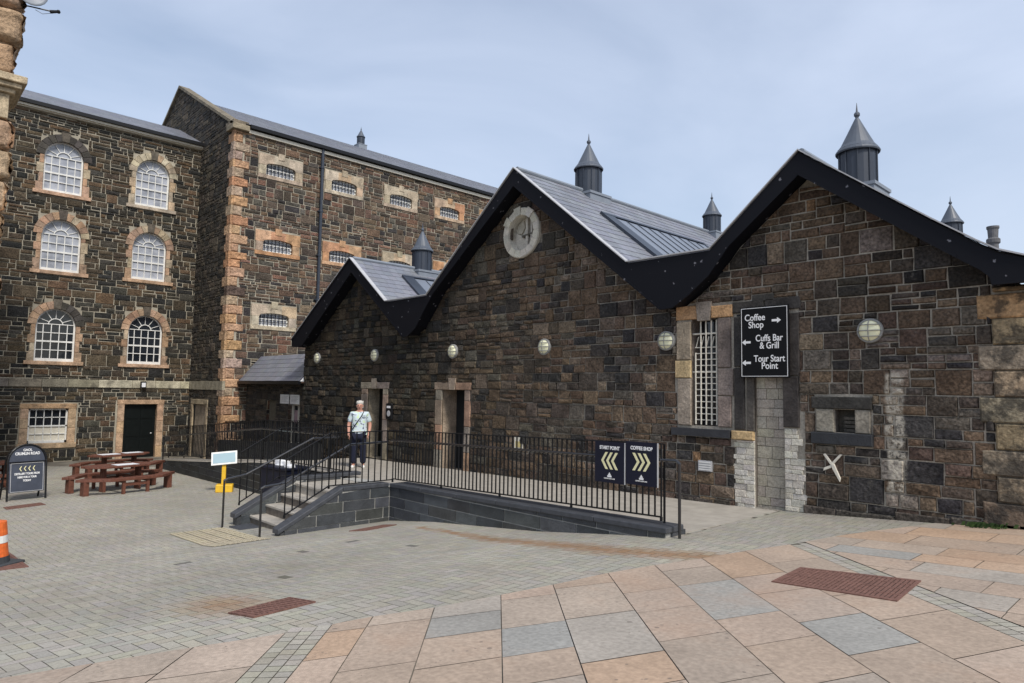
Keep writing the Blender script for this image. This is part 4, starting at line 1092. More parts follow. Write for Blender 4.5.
w = MB(); w.prism([(10.4, .2), (12.6, .2), (11.2, 1.17)], lambda a, b, d: (-21.2 + d, a, b), 0, .08); w.build('gable_end', M['patched'], bl)
w = MB(); w.quad(Lf(-24.38, -2.3, -.1), Lf(-23.62, -2.3, -.1), Lf(-23.62, -.5, -.1), Lf(-24.38, -.5, -.1)); w.build('blocked_door', flat('tan_boarding', (.12, .105, .075), .8), bl, recalc=False)
w = MB(); w.quad(Lf(-22.62, -2.3, -.2), Lf(-21.72, -2.3, -.2), Lf(-21.72, -.58, -.2), Lf(-22.62, -.58, -.2)); dr = w.build('door', M['glassdark'], bl, recalc=False)
w = MB()
for p in ((-22.62, -22.55, -2.3, -.58), (-22.16, -22.10, -2.3, -.58), (-21.80, -21.72, -2.3, -.58), (-22.62, -21.72, -.64, -.58)): w.prism([(p[0], p[2]), (p[1], p[2]), (p[1], p[3]), (p[0], p[3])], Lf, -.2, -.14)
w.build('frame', M['cream'], dr)
w = MB(); w.quad(Lf(-22.5, -1.25, -.185), Lf(-22.22, -1.25, -.185), Lf(-22.22, -.8, -.185), Lf(-22.5, -.8, -.185)); w.build('notice', flat('pink_notice', (.35, .24, .25), .7), dr, recalc=False)
for i, (a, lab) in enumerate(((-23.2, 'white notice above the lean-to door, left of the pair'), (-22.42, 'white notice above the lean-to door, right of the pair'))):
    t = thing('notice', lab, 'notice', (a, 10.66, -.26), 0, 'notices on the lean-to')
    m = MB(); m.box(0, .68, 0, .02, -.32, 0); m.build('panel', M['white'], t, local=True)
    m = MB()
    for k2 in range(5): m.box(.08, .60 - .08 * (k2 % 2), -.003, -.001, -.07 - k2 * .045, -.055 - k2 * .045)
    m.build('printed_lines', M['verge'], t, local=True)

# ---------------------------------------------------------------- rusticated corner pier at the far left
bp_ = thing('rusticated_sandstone_pier', 'carved orange sandstone corner with projecting cornice, cut by the left edge', 'building', (-22, 0, -2.75))
w = MB(); w.box(-25, -20.15, -4, 1.98, -3.2, 10.6, (.38, .27, .17)); w.build('core', M['sand'], bp_)
w = MB()
zz = [(-2.7, -1.9, .05), (-1.88, -1.0, .1), (-.98, -.1, .05), (-.08, .8, .12), (.82, 1.65, .05), (1.67, 2.5, .14), (2.52, 3.3, .04), (3.32, 4.05, .10), (4.07, 4.85, .13), (4.87, 5.6, .18), (5.62, 6.35, .16), (7.42, 8.25, .10), (8.27, 9.12, .24), (9.14, 9.9, .24), (9.92, 10.6, .2)]
for (z0, z1, p) in zz:
    n = 6; k = []
    for (y0, y1) in ((-2.2, -.2), (-.15, 2.0 + p)):
        c = jit(random.choice([(.42, .28, .18), (.36, .25, .165), (.46, .33, .22)]), .12)
        nx = 14; nz = 9; x0 = -20.15
        V = []; Fc = []
        for i in range(nz + 1):
            for j in range(nx + 1):
                a = y0 + (y1 - y0) * j / nx; b = z0 + (z1 - z0) * i / nz
                e = min(i, nz - i, j, nx - j); bulge = (0 if e == 0 else .16 + p * .3 + random.uniform(-.045, .045)) 
                V.append((x0 + bulge, a + (random.uniform(-.05, .02) if j == nx else 0), b))
        for i in range(nz):
            for j in range(nx): Fc.append((i * (nx + 1) + j, i * (nx + 1) + j + 1, (i + 1) * (nx + 1) + j + 1, (i + 1) * (nx + 1) + j))
        w.add(V, Fc, c)
        if y1 > 1: # return face towards +Y
            V = []; Fc = []
            for i in range(nz + 1):
                for j in range(9):
                    a = -20.15 + .12 - 1.4 * j / 8; b = z0 + (z1 - z0) * i / nz; e = min(i, nz - i, 8 - j)
                    V.append((a, y1 - p + (0 if e == 0 else p + random.uniform(-.05, .05)), b))
            for i in range(nz):
                for j in range(8): Fc.append((i * 9 + j, i * 9 + j + 1, (i + 1) * 9 + j + 1, (i + 1) * 9 + j))
            w.add(V, Fc, c)
w.build('rusticated_block', M['rock'], bp_, recalc=False, smooth=True)
w = MB()
for (z0, z1, p) in ((6.37, 6.98, .06), (6.98, 7.10, .16), (7.10, 7.22, .27), (7.22, 7.40, .36)):
    w.box(-21.8, -20.15 + p + .1, -4 , 1.98 + p, z0, z1 - .002, (.42, .34, .23))
w.build('cornice', M['sand'], bp_, bevel=.02)
# satellite dish
sd = thing('satellite_dish', 'grey satellite dish on the top left corner of the sandstone pier', 'satellite dish', (-20.0, 2.32, 9.35))
m = MB(); n = 20; V = [(0.0, 0, .28)]; Fc = []
for j in range(1, 5):
    for i in range(n):
        r = .34 * j / 4; a = 2 * pi * i / n; V.append((.12 - (.34 * .34 - r * r) * .8 + .02, -.0 + r * cos(a), .28 + r * sin(a)))
for i in range(n): Fc.append((0, 1 + i, 1 + (i + 1) % n))
for j in range(3):
    for i in range(n): Fc.append((1 + j * n + i, 1 + j * n + (i + 1) % n, 1 + (j + 1) * n + (i + 1) % n, 1 + (j + 1) * n + i))
m.add(V, Fc); do = m.build('dish', M['lead'], sd, local=True, smooth=True); so = do.modifiers.new('t', 'SOLIDIFY'); so.thickness = .012
m = MB(); m.path([(-.05, -.2, -.05), (.05, 0, -.06), (.12, .42, -.04)], .018, 6); m.path([(.05, .1, -.1), (.08, .25, -.16), (.12, .4, -.1)], .006, 5); m.tube((-.25, -.3, .1), (0, 0, .1), .025, 8); m.build('arm', M['black'], sd, local=True)
m = MB(); m.tube((.10, .40, -.05), (.10, .56, .02), .045, 10, .035); m.ball((.1, .57, .02), .05); m.build('receiver', M['black'], sd, local=True)

# ---------------------------------------------------------------- entrance platform, steps and ramps
plf = thing('entrance_ramp', 'dark stone walled ramp and landing with steps in front of the gabled building', 'ramp', (-11.25, 8.5, -2.5))
XS0, XS1, YW = -13.12, -11.08, 7.36
def ctop(x): return lin(x, [-24.8, -18.6, -17.2, -11.25, -4.9], [-2.50, -2.03, -1.90, -1.80, -1.68])
def dtop(x): return lin(x, [-24.8, -18.6, -17.2, -11.25, -8, -4.9], [-2.58, -2.11, -1.98, -1.895, -1.855, -1.800])
w = MB()
PP = [(.045, .050, .056), (.055, .060, .066), (.038, .042, .048), (.065, .07, .072), (.05, .052, .052)]
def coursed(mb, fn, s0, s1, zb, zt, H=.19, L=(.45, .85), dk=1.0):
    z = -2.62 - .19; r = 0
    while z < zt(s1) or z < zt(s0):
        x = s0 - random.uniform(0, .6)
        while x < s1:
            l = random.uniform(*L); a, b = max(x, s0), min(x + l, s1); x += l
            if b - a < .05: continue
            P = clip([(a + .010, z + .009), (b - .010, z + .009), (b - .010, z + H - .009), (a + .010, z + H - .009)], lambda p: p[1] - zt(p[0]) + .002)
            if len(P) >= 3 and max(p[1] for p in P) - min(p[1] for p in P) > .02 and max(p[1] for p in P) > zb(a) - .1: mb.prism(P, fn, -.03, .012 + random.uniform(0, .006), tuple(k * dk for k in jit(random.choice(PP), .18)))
        z += H
PW = lambda s, z, d: (s, YW - d, z)
coursed(w, PW, XS1, -4.9, lambda x: h(x), lambda x: ctop(x) - .075)
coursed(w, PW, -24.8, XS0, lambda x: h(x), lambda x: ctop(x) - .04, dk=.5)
SW = lambda s, z, d: (XS1 + d, s, z); SWL = lambda s, z, d: (XS0 - d, s, z)
def stop(y): return lin(y, [5.2, 6.34, 7.36], [-2.37, -1.79, -1.79])
coursed(w, SW, 5.25, 7.34, lambda y: -2.6, lambda y: stop(y) - .075)
coursed(w, SWL, 5.25, 7.34, lambda y: -2.6, lambda y: stop(y) - .075)
coursed(w, lambda s, z, d: (XS0 + .20 + d, s, z), 5.25, 7.34, lambda y: -2.6, lambda y: stop(y) - .075)
# end wall at the low right end of the ramp
coursed(w, lambda s, z, d: (-4.9 + d, s, z), 7.46, 7.80, lambda y: -1.9, lambda y: -1.75)
for x0 in (XS0, XS1 - .20): w.box(x0, x0 + .20, 5.19, 5.262, -2.75, -2.455, (.05, .053, .057))
wl = w.build('wall', M['plinth'], plf, recalc=False)
w = MB()       # mortar body
for (a, b, y0, y1, f) in ((-24.8, -4.9, YW, YW + .32, lambda x: ctop(x) - .08),):
    xs_ = [-24.8, -18.6, -17.2, -11.25, -4.9]
    for p, q in zip(xs_, xs_[1:]):
        w.hexa([(p, y0, -3.1), (q, y0, -3.1), (q, y1, -3.1), (p, y1, -3.1), (p, y0, f(p)), (q, y0, f(q)), (q, y1, f(q)), (p, y1, f(p))])
for x0, x1 in ((XS1 - .20, XS1), (XS0, XS0 + .20)):
    for p, q in ((5.26, 6.34), (6.34, 7.36)):
        w.hexa([(x0, p, -2.9), (x1, p, -2.9), (x1, q, -2.9), (x0, q, -2.9), (x0, p, stop(p) - .08), (x1, p, stop(p) - .08), (x1, q, stop(q) - .08), (x0, q, stop(q) - .08)])
w.build('mortar', flat('pale_mortar', (.36, .355, .33), .9, nscale=8), wl, recalc=False)
w = MB()       # coping slabs
def cop(p, q, wx0, wx1, along='x', t=.075):
    (a, za), (b, zb) = p, q
    if along == 'x': w.hexa([(a, wx0, za - t), (b, wx0, zb - t), (b, wx1, zb - t), (a, wx1, za - t), (a, wx0, za), (b, wx0, zb), (b, wx1, zb), (a, wx1, za)])
    else: w.hexa([(wx0, a, za - t), (wx1, a, za - t), (wx1, b, zb - t), (wx0, b, zb - t), (wx0, a, za), (wx1, a, za), (wx1, b, zb), (wx0, b, zb)])
x = XS1 + .04
while x < -4.9:
    x2 = min(x + 1.0, -4.86)
    if -4.86 - x2 < .3: x2 = -4.86
    cop((x, ctop(x)), (x2 - .006, ctop(x2)), YW - .04, YW + .36); x = x2
for x0, x1 in ((XS1 - .21, XS1 + .025), (XS0 - .025, XS0 + .22)):
    cop((5.14, -2.40), (6.34, stop(6.34)), x0, x1, 'y', .085); cop((6.345, stop(6.34)), (7.82 if x1 < -12 else 7.31, -1.79), x0, x1, 'y')
w.build('coping', M['coping'], plf, bevel=.012)
w = MB()       # pale edging strip of the left hand ramp
for p, q in ((-24.8, -18.6), (-18.6, -17.2), (-17.2, XS0 - .04)): cop((p, ctop(p) + .01), (q - .004, ctop(q) + .01), YW - .015, YW + .34, 'x', .022)
w.build('edging_strip', M['deck'], plf)
w = MB()
coursed(w, lambda s, z, d: (s, 9.35 - d, z), -25.3, -18.0, lambda x: -2.6, lambda x: lin(x, [-25.3, -18.0], [-1.95, -1.62]), dk=.5)
w.hexa([(-25.3, 9.36, -3), (-18, 9.36, -3), (-18, 9.58, -3), (-25.3, 9.58, -3), (-25.3, 9.36, -1.95), (-18, 9.36, -1.62), (-18, 9.58, -1.62), (-25.3, 9.58, -1.95)], (.012, .013, .014))
w.build('rear_kerb_wall', M['plinth'], plf, recalc=False)
w = MB()       # deck
xs_ = [-24.8, -18.6, -17.2, -15, -13, -11.25, -8, -4.9]
for p, q in zip(xs_, xs_[1:]):
    y1 = 10.5 if p > -21 else 9.6
    if p == -24.8: y1 = 9.5
    w.hexa([(p, YW + .30, -3), (q, YW + .30, -3), (q, y1, -3), (p, y1, -3), (p, YW + .30, dtop(p)), (q, YW + .30, dtop(q)), (q, y1, dtop(q) - .02), (p, y1, dtop(p) - .02)])
w.box(XS0 + .20, XS1 - .20, 6.33, YW + .31, -3, -1.915)
w.build('deck', M['deck'], plf)
z = -1.915
for i in range(3):
    y0 = 5.42 + i * .30; zt = -2.45 + i * .178
    w = MB(); w.box(XS0 + .21, XS1 - .20, y0 + .02, 6.33, -2.9, zt - .045); st_ = w.build('step', M['riser'], plf)
    w = MB(); w.box(XS0 + .21, XS1 - .20, y0, y0 + .34, zt - .044, zt); w.build('tread', M['step'], st_, bevel=.008)
w = MB(); w.box(XS0 + .21, XS1 - .20, 6.31, 6.6, -1.96, -1.912); w.build('tread', M['step'], plf, bevel=.008)
w = MB(); w.box(XS0 + .30, XS1 - .30, 5.0, 5.43, -2.72, -2.585); w.build('foot_slab', M['coping'], plf, bevel=.006)

# ---------------------------------------------------------------- railings
def railing(name, label, cat, runs, H, spacing=.11, rails=(1.0,), group=None, post_drop=.05, rr=.0125, posts=None, topr=.022):
    """runs: list of (P,Q) base lines; H height of top rail over base"""
    P0 = runs[0][0]; t = thing(name, label, cat, P0, 0, group)
    tr = MB(); brl = MB(); ps = MB(); rl = MB()
    o = Vector(P0); proto = None; cnt = 0
    for P, Q in runs:
        P = Vector(P); Q = Vector(Q); L = math.hypot(Q.x - P.x, Q.y - P.y)
        d = (Q - P); 
        up = Vector((0, 0, 1)); side = Vector((-(Q - P).y, (Q - P).x, 0)).normalized()
        def bar(mb, z, hw, ht, e=0):
            a = P + up * z - d.normalized() * e; b = Q + up * z + d.normalized() * e
            mb.hexa([a - side * hw - up * ht, b - side * hw - up * ht, b + side * hw - up * ht, a + side * hw - up * ht, a - side * hw + up * ht, b - side * hw + up * ht, b + side * hw + up * ht, a + side * hw + up * ht])
        bar(tr, H, topr, .008, .01)
        bar(brl, .0, .018, .008)
        n = max(1, int(L / spacing))
        for i in range(n + 1):
            p = P + d * i / n
            if proto is None:
                m = MB(); m.tube((0, 0, 0), (0, 0, H - .008), rr, 6); proto = m.build('baluster', M['black'], t, local=True); proto.location = p - o
            else:
                c = proto.copy(); C.objects.link(c); c.parent = t; c.location = p - o
            cnt += 1
        np_ = max(1, round(L / 1.6)) if posts is None else posts
        for i in range(np_ + 1):
            p = P + d * i / np_
            ps.tube(p - up * post_drop, p + up * 0, .02, 8)
    tr.build('top_rail', M['black'], t); brl.build('bottom_rail', M['black'], t); ps.build('foot', M['black'], t)
    return t
MR = railing('railing', 'black metal railing along the dark ramp wall, between the steps and the two chevron signs', 'railing',
             [((-11.22, 7.5, -1.745), (-5.06, 7.5, -1.59))], .935, .096, group='black railings around the entrance ramp')
w = MB(); w.path([(-11.22, 7.44, -1.0), (-9.87, 7.44, -.965), (-6.25, 7.44, -.885), (-4.79, 7.44, -.85), (-4.75, 7.44, -.88), (-4.75, 7.44, h(-4.75) - .02)], .020, 8); w.build('handrail', M['handrail'], MR)
w = MB(); w.box(-5.09, -5.067, 7.589, 7.611, -1.70, -.66); w.build('post', M['black'], MR)
SR = railing('railing', 'black metal balustrade on the right hand coping of the steps', 'railing',
             [((-11.19, 5.30, -2.19), (-11.19, 6.12, -1.765)), ((-11.19, 6.12, -1.765), (-11.19, 7.48, -1.755))], .945, .125, group='black railings around the entrance ramp')
w = MB(); w.path([(-11.28, 4.92, h(-11.4) - .06), (-11.28, 4.92, -1.715), (-11.28, 4.97, -1.69), (-11.28, 5.34, -1.66), (-11.28, 6.58, -1.05), (-11.28, 7.42, -1.03)], .020, 8); w.build('handrail', M['handrail'], SR)
SL = railing('railing', 'black metal balustrade on the left hand coping of the steps', 'railing',
             [((-12.99, 5.24, -2.20), (-12.99, 6.02, -1.765)), ((-12.99, 6.02, -1.765), (-12.99, 7.6, -1.765))], .945, .125, group='black railings around the entrance ramp')
w = MB(); w.path([(-12.82, 4.88, h(-12.8) - .03), (-12.82, 4.88, -1.74), (-12.82, 4.94, -1.715), (-12.82, 5.28, -1.66), (-12.82, 6.62, -1.03), (-12.82, 7.2, -1.03)], .020, 8); w.build('handrail', M['handrail'], SL)
LR = railing('railing', 'black metal railing along the front of the left hand ramp, behind the yellow sign stand', 'railing',
             [((-24.7, 7.5, -2.39), (-18.6, 7.5, -1.94)), ((-18.6, 7.5, -1.94), (-17.2, 7.5, -1.82)), ((-17.2, 7.5, -1.82), (-13.15, 7.5, -1.77))], .96, .125, group='black railings around the entrance ramp')
w = MB(); w.path([(-25.1, 7.44, h(-25) - .02), (-25.1, 7.44, -1.76), (-24.7, 7.44, -1.72), (-18.6, 7.44, -1.20), (-17.2, 7.44, -1.08), (-13.2, 7.44, -1.03)], .022, 8); w.build('handrail', M['handrail'], LR)
BR = railing('railing', 'black metal railing on the far side of the left hand ramp, beside the dark lean-to', 'railing',
             [((-25.0, 9.45, -1.88), (-18.2, 9.45, -1.58))], .62, .11, group='black railings around the entrance ramp')

# ---------------------------------------------------------------- signs
def local_block(parent, name, mat, x0, x1, y0, y1, z0, z1, bevel=.0):
    m = MB(); m.box(x0, x1, y0, y1, z0, z1); return m.build(name, mat, parent, local=True, bevel=bevel)
sg = thing('hanging_sign', 'tall black direction sign with white lettering on the blocked window', 'sign', (-5.05, 10.36, .85))
local_block(sg, 'panel', M['signblack'], -.405, .405, 0, .035, -.575, .575, .004)
m = MB()
for p in ((-.385, .385, .548, .556), (-.385, .385, -.556, -.548), (-.385, -.377, -.548, .548), (.377, .385, -.548, .548)): m.box(p[0], p[1], -.004, -.001, p[2], p[3])
m.build('border', M['signwhite'], sg, local=True)
m = MB()
for z in (-.45, .45):
    for x in (-.3, .3): m.box(x - .02, x + .02, .035, .12, z - .02, z + .02)
m.box(-.47, -.40, .01, .05, .44, .47); m.build('bracket', M['black'], sg, local=True)
for body, x, z, s, sx in (('Coffee', -.15, .395, .150, .86), ('Shop', -.13, .275, .150, .86), ('Cuffs Bar', .085, .055, .150, .80), ('& Grill', .09, -.065, .150, .80), ('Tour Start', .085, -.275, .150, .80), ('Point', .09, -.39, .150, .86)):
    text(body, s, M['signwhite'], sg, (x, -.003, z), bold=.0018, sx=sx)
m = MB()
def arrow(mb, x, z, d, s=.075):
    P = [(-1, 0), (-.15, .62), (-.15, .24), (1, .24), (1, -.24), (-.15, -.24), (-.15, -.62)]
    P = [(x + d * a * s, z + b * s) for a, b in P]
    for tri in ((0, 1, 6), (2, 3, 4, 5)): mb.prism([P[i] for i in tri], lambda a, b, dd: (a, -dd, b), .001, .004)
for a_ in ((.21, .335, -1), (-.30, .0, 1), (-.30, -.335, 1)):
    m = MB(); arrow(m, *a_); m.build('arrow', M['signwhite'], sg, local=True)

def chev(mb, x, z, d, s):   # one chevron, d=-1 points left
    w_ = .36
    P = [(-.5, 0), (.5 - w_, 1), (.5, 1), (-.5 + w_, 0), (.5, -1), (.5 - w_, -1)]
    P = [(x - d * a * s, z + b * s) for a, b in P]
    mb.prism([P[0], P[1], P[2], P[3]], lambda a, b, dd: (a, -dd, b), .001, .004); mb.prism([P[0], P[3], P[4], P[5]], lambda a, b, dd: (a, -dd, b), .001, .004)
def crest(parent, x, z, s, mat):
    m = MB(); fn = lambda a, b, dd: (a, -dd, b)
    m.prism([(x - .5 * s, z), (x + .5 * s, z), (x + .5 * s, z + .35 * s), (x - .5 * s, z + .35 * s)], fn, .001, .003)
    m.prism([(x - .3 * s, z + .38 * s), (x + .3 * s, z + .38 * s), (x + .3 * s, z + .6 * s), (x - .3 * s, z + .6 * s)], fn, .001, .003)
    m.prism([(x - .2 * s, z + .62 * s), (x + .2 * s, z + .62 * s), (x, z + .95 * s)], fn, .001, .003)
    m.build('emblem', mat, parent, local=True)
for i, (x0, x1, z0, z1, word, d, lab) in enumerate(((-6.08, -5.57, -1.23, -.675, 'START POINT', -1, 'navy railing sign with three chevrons pointing left'), (-5.55, -5.05, -1.21, -.645, 'COFFEE SHOP', 1, 'navy railing sign with three chevrons pointing right'))):
    c = (x0 + x1) / 2; t = thing('railing_sign', lab, 'sign', (c, 7.40, (z0 + z1) / 2), 0, 'chevron signs hung on the railing')
    W2 = (x1 - x0) / 2; H2 = (z1 - z0) / 2
    local_block(t, 'panel', M['signnavy'], -W2, W2, 0, .012, -H2, H2)
    m = MB(); m.box(W2 - .004, W2 + .008, -.004, .012, -H2, H2); m.build('edge_strip', M['verge'], t, local=True)
    text(word, .066, M['signwhite'], t, (0, -.002, H2 - .085), bold=.002, sx=.84)
    m = MB()
    for k in range(3): chev(m, (k - 1) * .085, .02, d, .115)
    for v in range(len(m.v)): pass
    m.build('chevron', M['signgold'], t, local=True)
    crest(t, 0, -H2 + .075, .07, M['signwhite']); text('CRUMLIN ROAD GAOL', .024, M['signwhite'], t, (0, -.002, -H2 + .055), sx=.75)

# A-board
ab = thing('sandwich_board', 'dark arched A-board with four pale chevrons and white lettering', 'sign', (-19.72, 2.83, -2.745), RD(100)); ab.scale = (1, 1, 1.05)
def abp(mb, poly, y0, y1): mb.prism(poly, lambda a, b, d: (a, d + (-.16 + .13 * b / 1.2), b), y0, y1)
arc = [(.39 * cos(pi * i / 14), .86 + .36 * sin(pi * i / 14)) for i in range(15)]
m = MB(); abp(m, [(-.36, .17), (.36, .17)] + [(x * .93, z - .015) for x, z in arc], 0, .012); m.build('panel', M['signslate'], ab, local=True)
m = MB()
ring = [(-.39, 0)] + [(-.39, .3), (-.39, .6)] + [(x, z) for x, z in reversed(arc)] + [(.39, .6), (.39, .3), (.39, 0)]
P3 = [(x, -.165 + .13 * z / 1.2, z) for x, z in ring]; m.path(P3, .021, 6)
m.path([(-.36, -.165 + .13 * .84 / 1.2 - .01, .84), (.36, -.165 + .13 * .84 / 1.2 - .01, .84)], .014, 6)
P3b = [(x, .30 - .33 * z / 1.2, z) for x, z in ring]; m.path(P3b, .021, 6); m.build('frame', M['black'], ab, local=True)
m = MB()
for a, b in (((-.33, .19), (.33, .19)), ((-.33, .81), (.33, .81)), ((-.33, .19), (-.33, .81)), ((.33, .19), (.33, .81))):
    q = lambda p: (p[0], -.168 + .13 * p[1] / 1.2, p[1]); m.tube(q(a), q(b), .007, 4)
m.build('border', M['verge'], ab, local=True)
tilt = math.atan(.13 / 1.2)
def abt(s, size, z, b=.001, sx=.9): text(s, size, M['signwhite'], ab, (0, -.164 + .13 * z / 1.2 - .004, z), rx=pi / 2 - tilt, bold=b, sx=sx)
abt('CRUMLIN ROAD', .085, 1.02, .0025, .8); abt('GAOL', .075, 1.10, .002); abt('DISTILLERY TOURS FROM', .062, .575, .002, .72); abt('HERE FOR A TOUR', .06, .50, .002, .76); abt('TODAY', .06, .425, .002, .8)
m = MB()
for k in range(4): chev(m, (k - 1.5) * .09, 0, -1, .055)
co = m.build('chevron', M['signgold'], ab, local=True); co.location = (0, -.164 + .13 * .69 / 1.2 - .004, .69); co.rotation_euler = (-tilt, 0, 0)

# yellow stand with tilted information panel
ys = thing('lectern_sign', 'yellow stand with a tilted pale blue information panel beside the steps', 'sign', (-17.93, 6.80, h(-18)), RD(62))
local_block(ys, 'base', M['yellow'], -.17, .24, -.13, .13, .0, .20, .02)
local_block(ys, 'post', M['yellow'], -.045, .055, -.05, .05, .20, .80, .01)
m = MB(); m.box(-.31, .31, -.012, .012, -.175, .175); pn = m.build('panel', M['white'], ys, local=True); pn.location = (.0, -.02, .87); pn.rotation_euler = (RD(-25), RD(-5), 0)
m = MB(); m.box(-.27, .27, -.017, -.013, -.13, .13); q = m.build('printed_face', M['panelblue'], pn, local=True)

# traffic cone at the left edge
tc = thing('traffic_cone', 'orange traffic cone with a white band, cut by the left edge', 'traffic cone', (-12.05, 1.40, h(-12.05)), RD(35))
tc.scale = (1, 1, .78)
m = MB(); m.lathe([(.21, .06), (.175, .40), (.17, .55), (.15, .78), (.0, .80)], (0, 0, 0), 24); m.build('cone', M['orange'], tc, local=True, smooth=False)
m = MB(); m.lathe([(.179, .41), (.172, .54)], (0, 0, 0), 24); m.build('reflective_band', M['white'], tc, local=True)
m = MB(); m.lathe([(.215, .05), (.205, .17)], (0, 0, 0), 24); m.build('collar', M['rubber'], tc, local=True)
local_block(tc, 'base', M['rubber'], -.28, .28, -.28, .28, .0, .055, .015)

# ---------------------------------------------------------------- wall lamps
lamps = []
LP = [(-3.55, 'round bulkhead wall lamp nearest the right corner, above the white wall stain'), (-7.0, 'round bulkhead wall lamp just left of the barred window'), (-10.06, 'round bulkhead wall lamp third from the right, above the middle of the railing'),
      (-13.2, 'round bulkhead wall lamp above the right hand doorway'), (-16.78, 'round bulkhead wall lamp above the left hand doorway'), (-20.2, 'round bulkhead wall lamp at the left end of the gabled wall')]
for i, (x, lab) in enumerate(LP):
    if i == 0:
        t = thing('wall_lamp', lab, 'wall lamp', (x + .06, 10.48, .95), 0, 'round wall lamps along the gabled building')
        fn = lambda a, b, c: (a, -c, b)
        m = MB(); m.lathe([(.178, 0), (.178, .05), (.165, .065), (.150, .065), (.150, .04)], (0, 0, 0), 28, fn=fn); m.build('housing', M['lampgrey'], t, local=True)
        m = MB(); m.lathe([(.152, .04), (.140, .075), (.105, .095), (.06, .105), (.0, .11)], (0, 0, 0), 28, fn=fn); m.build('lens', M['lampglass'], t, local=True, smooth=True)
        m = MB()
        for k in (-.085, 0, .085):
            hw = math.sqrt(.17 ** 2 - k ** 2); P = [(-hw, -.06, k), (-hw * .6, -.11, k), (0, -.122, k), (hw * .6, -.11, k), (hw, -.06, k)]; m.path(P, .0075, 5)
        P = [(0, -.06, -.165), (0, -.11, -.1), (0, -.125, 0), (0, -.11, .1), (0, -.06, .165)]; m.path(P, .0075, 5)
        m.build('cage', M['lampgrey'], t, local=True); proto_lamp = t
    else:
        c = clone(proto_lamp); c.location = (x + .06, 10.48, .95); c['label'] = lab
# floodlight on wing A
t = thing('floodlight', 'small black floodlight on the pale string course over the dark door', 'lamp', (-29.92, 7.98, 0.0))
local_block(t, 'housing', M['black'], 0, .12, -.1, .1, -.13, .14, .01); m = MB(); m.quad((.122, -.07, -.09), (.122, .07, -.09), (.122, .07, .08), (.122, -.07, .08)); m.build('lens', M['paper'], t, local=True, recalc=False)
# small wall fixtures
t = thing('intercom', 'black intercom panel with pale round dial right of the left doorway', 'intercom', (-15.88, 10.45, -.62))
local_block(t, 'case', M['black'], -.15, .15, -.03, .04, -.22, .22, .02); local_block(t, 'label_strip', M['signwhite'], -.09, .09, -.034, -.031, .09, .15)
m = MB(); m.lathe([(.0, .034), (.07, .036), (.085, .03)], (0, 0, 0), 18, fn=lambda a, b, c: (a, -c, b - .06)); m.build('dial', M['verge'], t, local=True)
t = thing('notice_plate', 'cream notice plate low on the wall behind the railing', 'notice', (-10.76, 10.46, -1.16)); local_block(t, 'plate', M['cream'], -.13, .13, -.01, .02, -.13, .14); local_block(t, 'text_block', flat('ochre', (.55, .45, .20), .6), -.09, .09, -.013, -.011, -.08, .05)
t = thing('air_vent', 'small pale louvred air vent under the barred window', 'vent', (-6.18, 10.46, -1.23))
local_block(t, 'frame', M['verge'], -.13, .13, 0, .03, -.09, .09); m = MB()
for k in range(4): m.box(-.11, .11, -.012, -.002, -.07 + k * .04, -.05 + k * .04)
m.build('louvre', M['white'], t, local=True)
# white painted iron cross
t = thing('wall_tie_cross', 'white painted diagonal iron cross under the small niche', 'wall tie', (-4.05, 10.46, -1.03)); t.scale = (.85, .6, .9)
m = MB(); fn = lambda a, b, d: (a, -d, b)
m.prism([(-.16, .17), (-.12, .19), (.0, .035), (-.03, -.0)], fn, 0, .035); m.prism([(.17, .19), (.12, .19), (-.03, .03), (.0, .0)], fn, 0, .035)
m.prism([(-.03, .03), (.03, .03), (.135, -.20), (.12, -.26), (.0, -.06)], fn, .001, .05); m.prism([(.0, .02), (-.02, -.04), (-.16, -.10), (-.15, -.05)], fn, .002, .04)
m.build('cross_arms', M['offwhite'], t, local=True, bevel=.008)
# black box with papers by the ramp
t = thing('storage_box', 'dark blue box heaped with white papers, left of the steps', 'box', (-14.95, 7.05, h(-14.95)), RD(8))
local_block(t, 'body', M['blue'], -.5, .5, -.3, .3, 0.0, .82, .02); local_block(t, 'lid_rim', M['blue'], -.53, .53, -.33, .33, .82, .87, .01)
m = MB()
for k in range(6):
    x = random.uniform(-.4, .3); y = random.uniform(-.2, .1); m.box(x, x + .2, y, y + .15, .871, .885 + .02 * k)
m.build('papers', M['paper'], t, local=True)

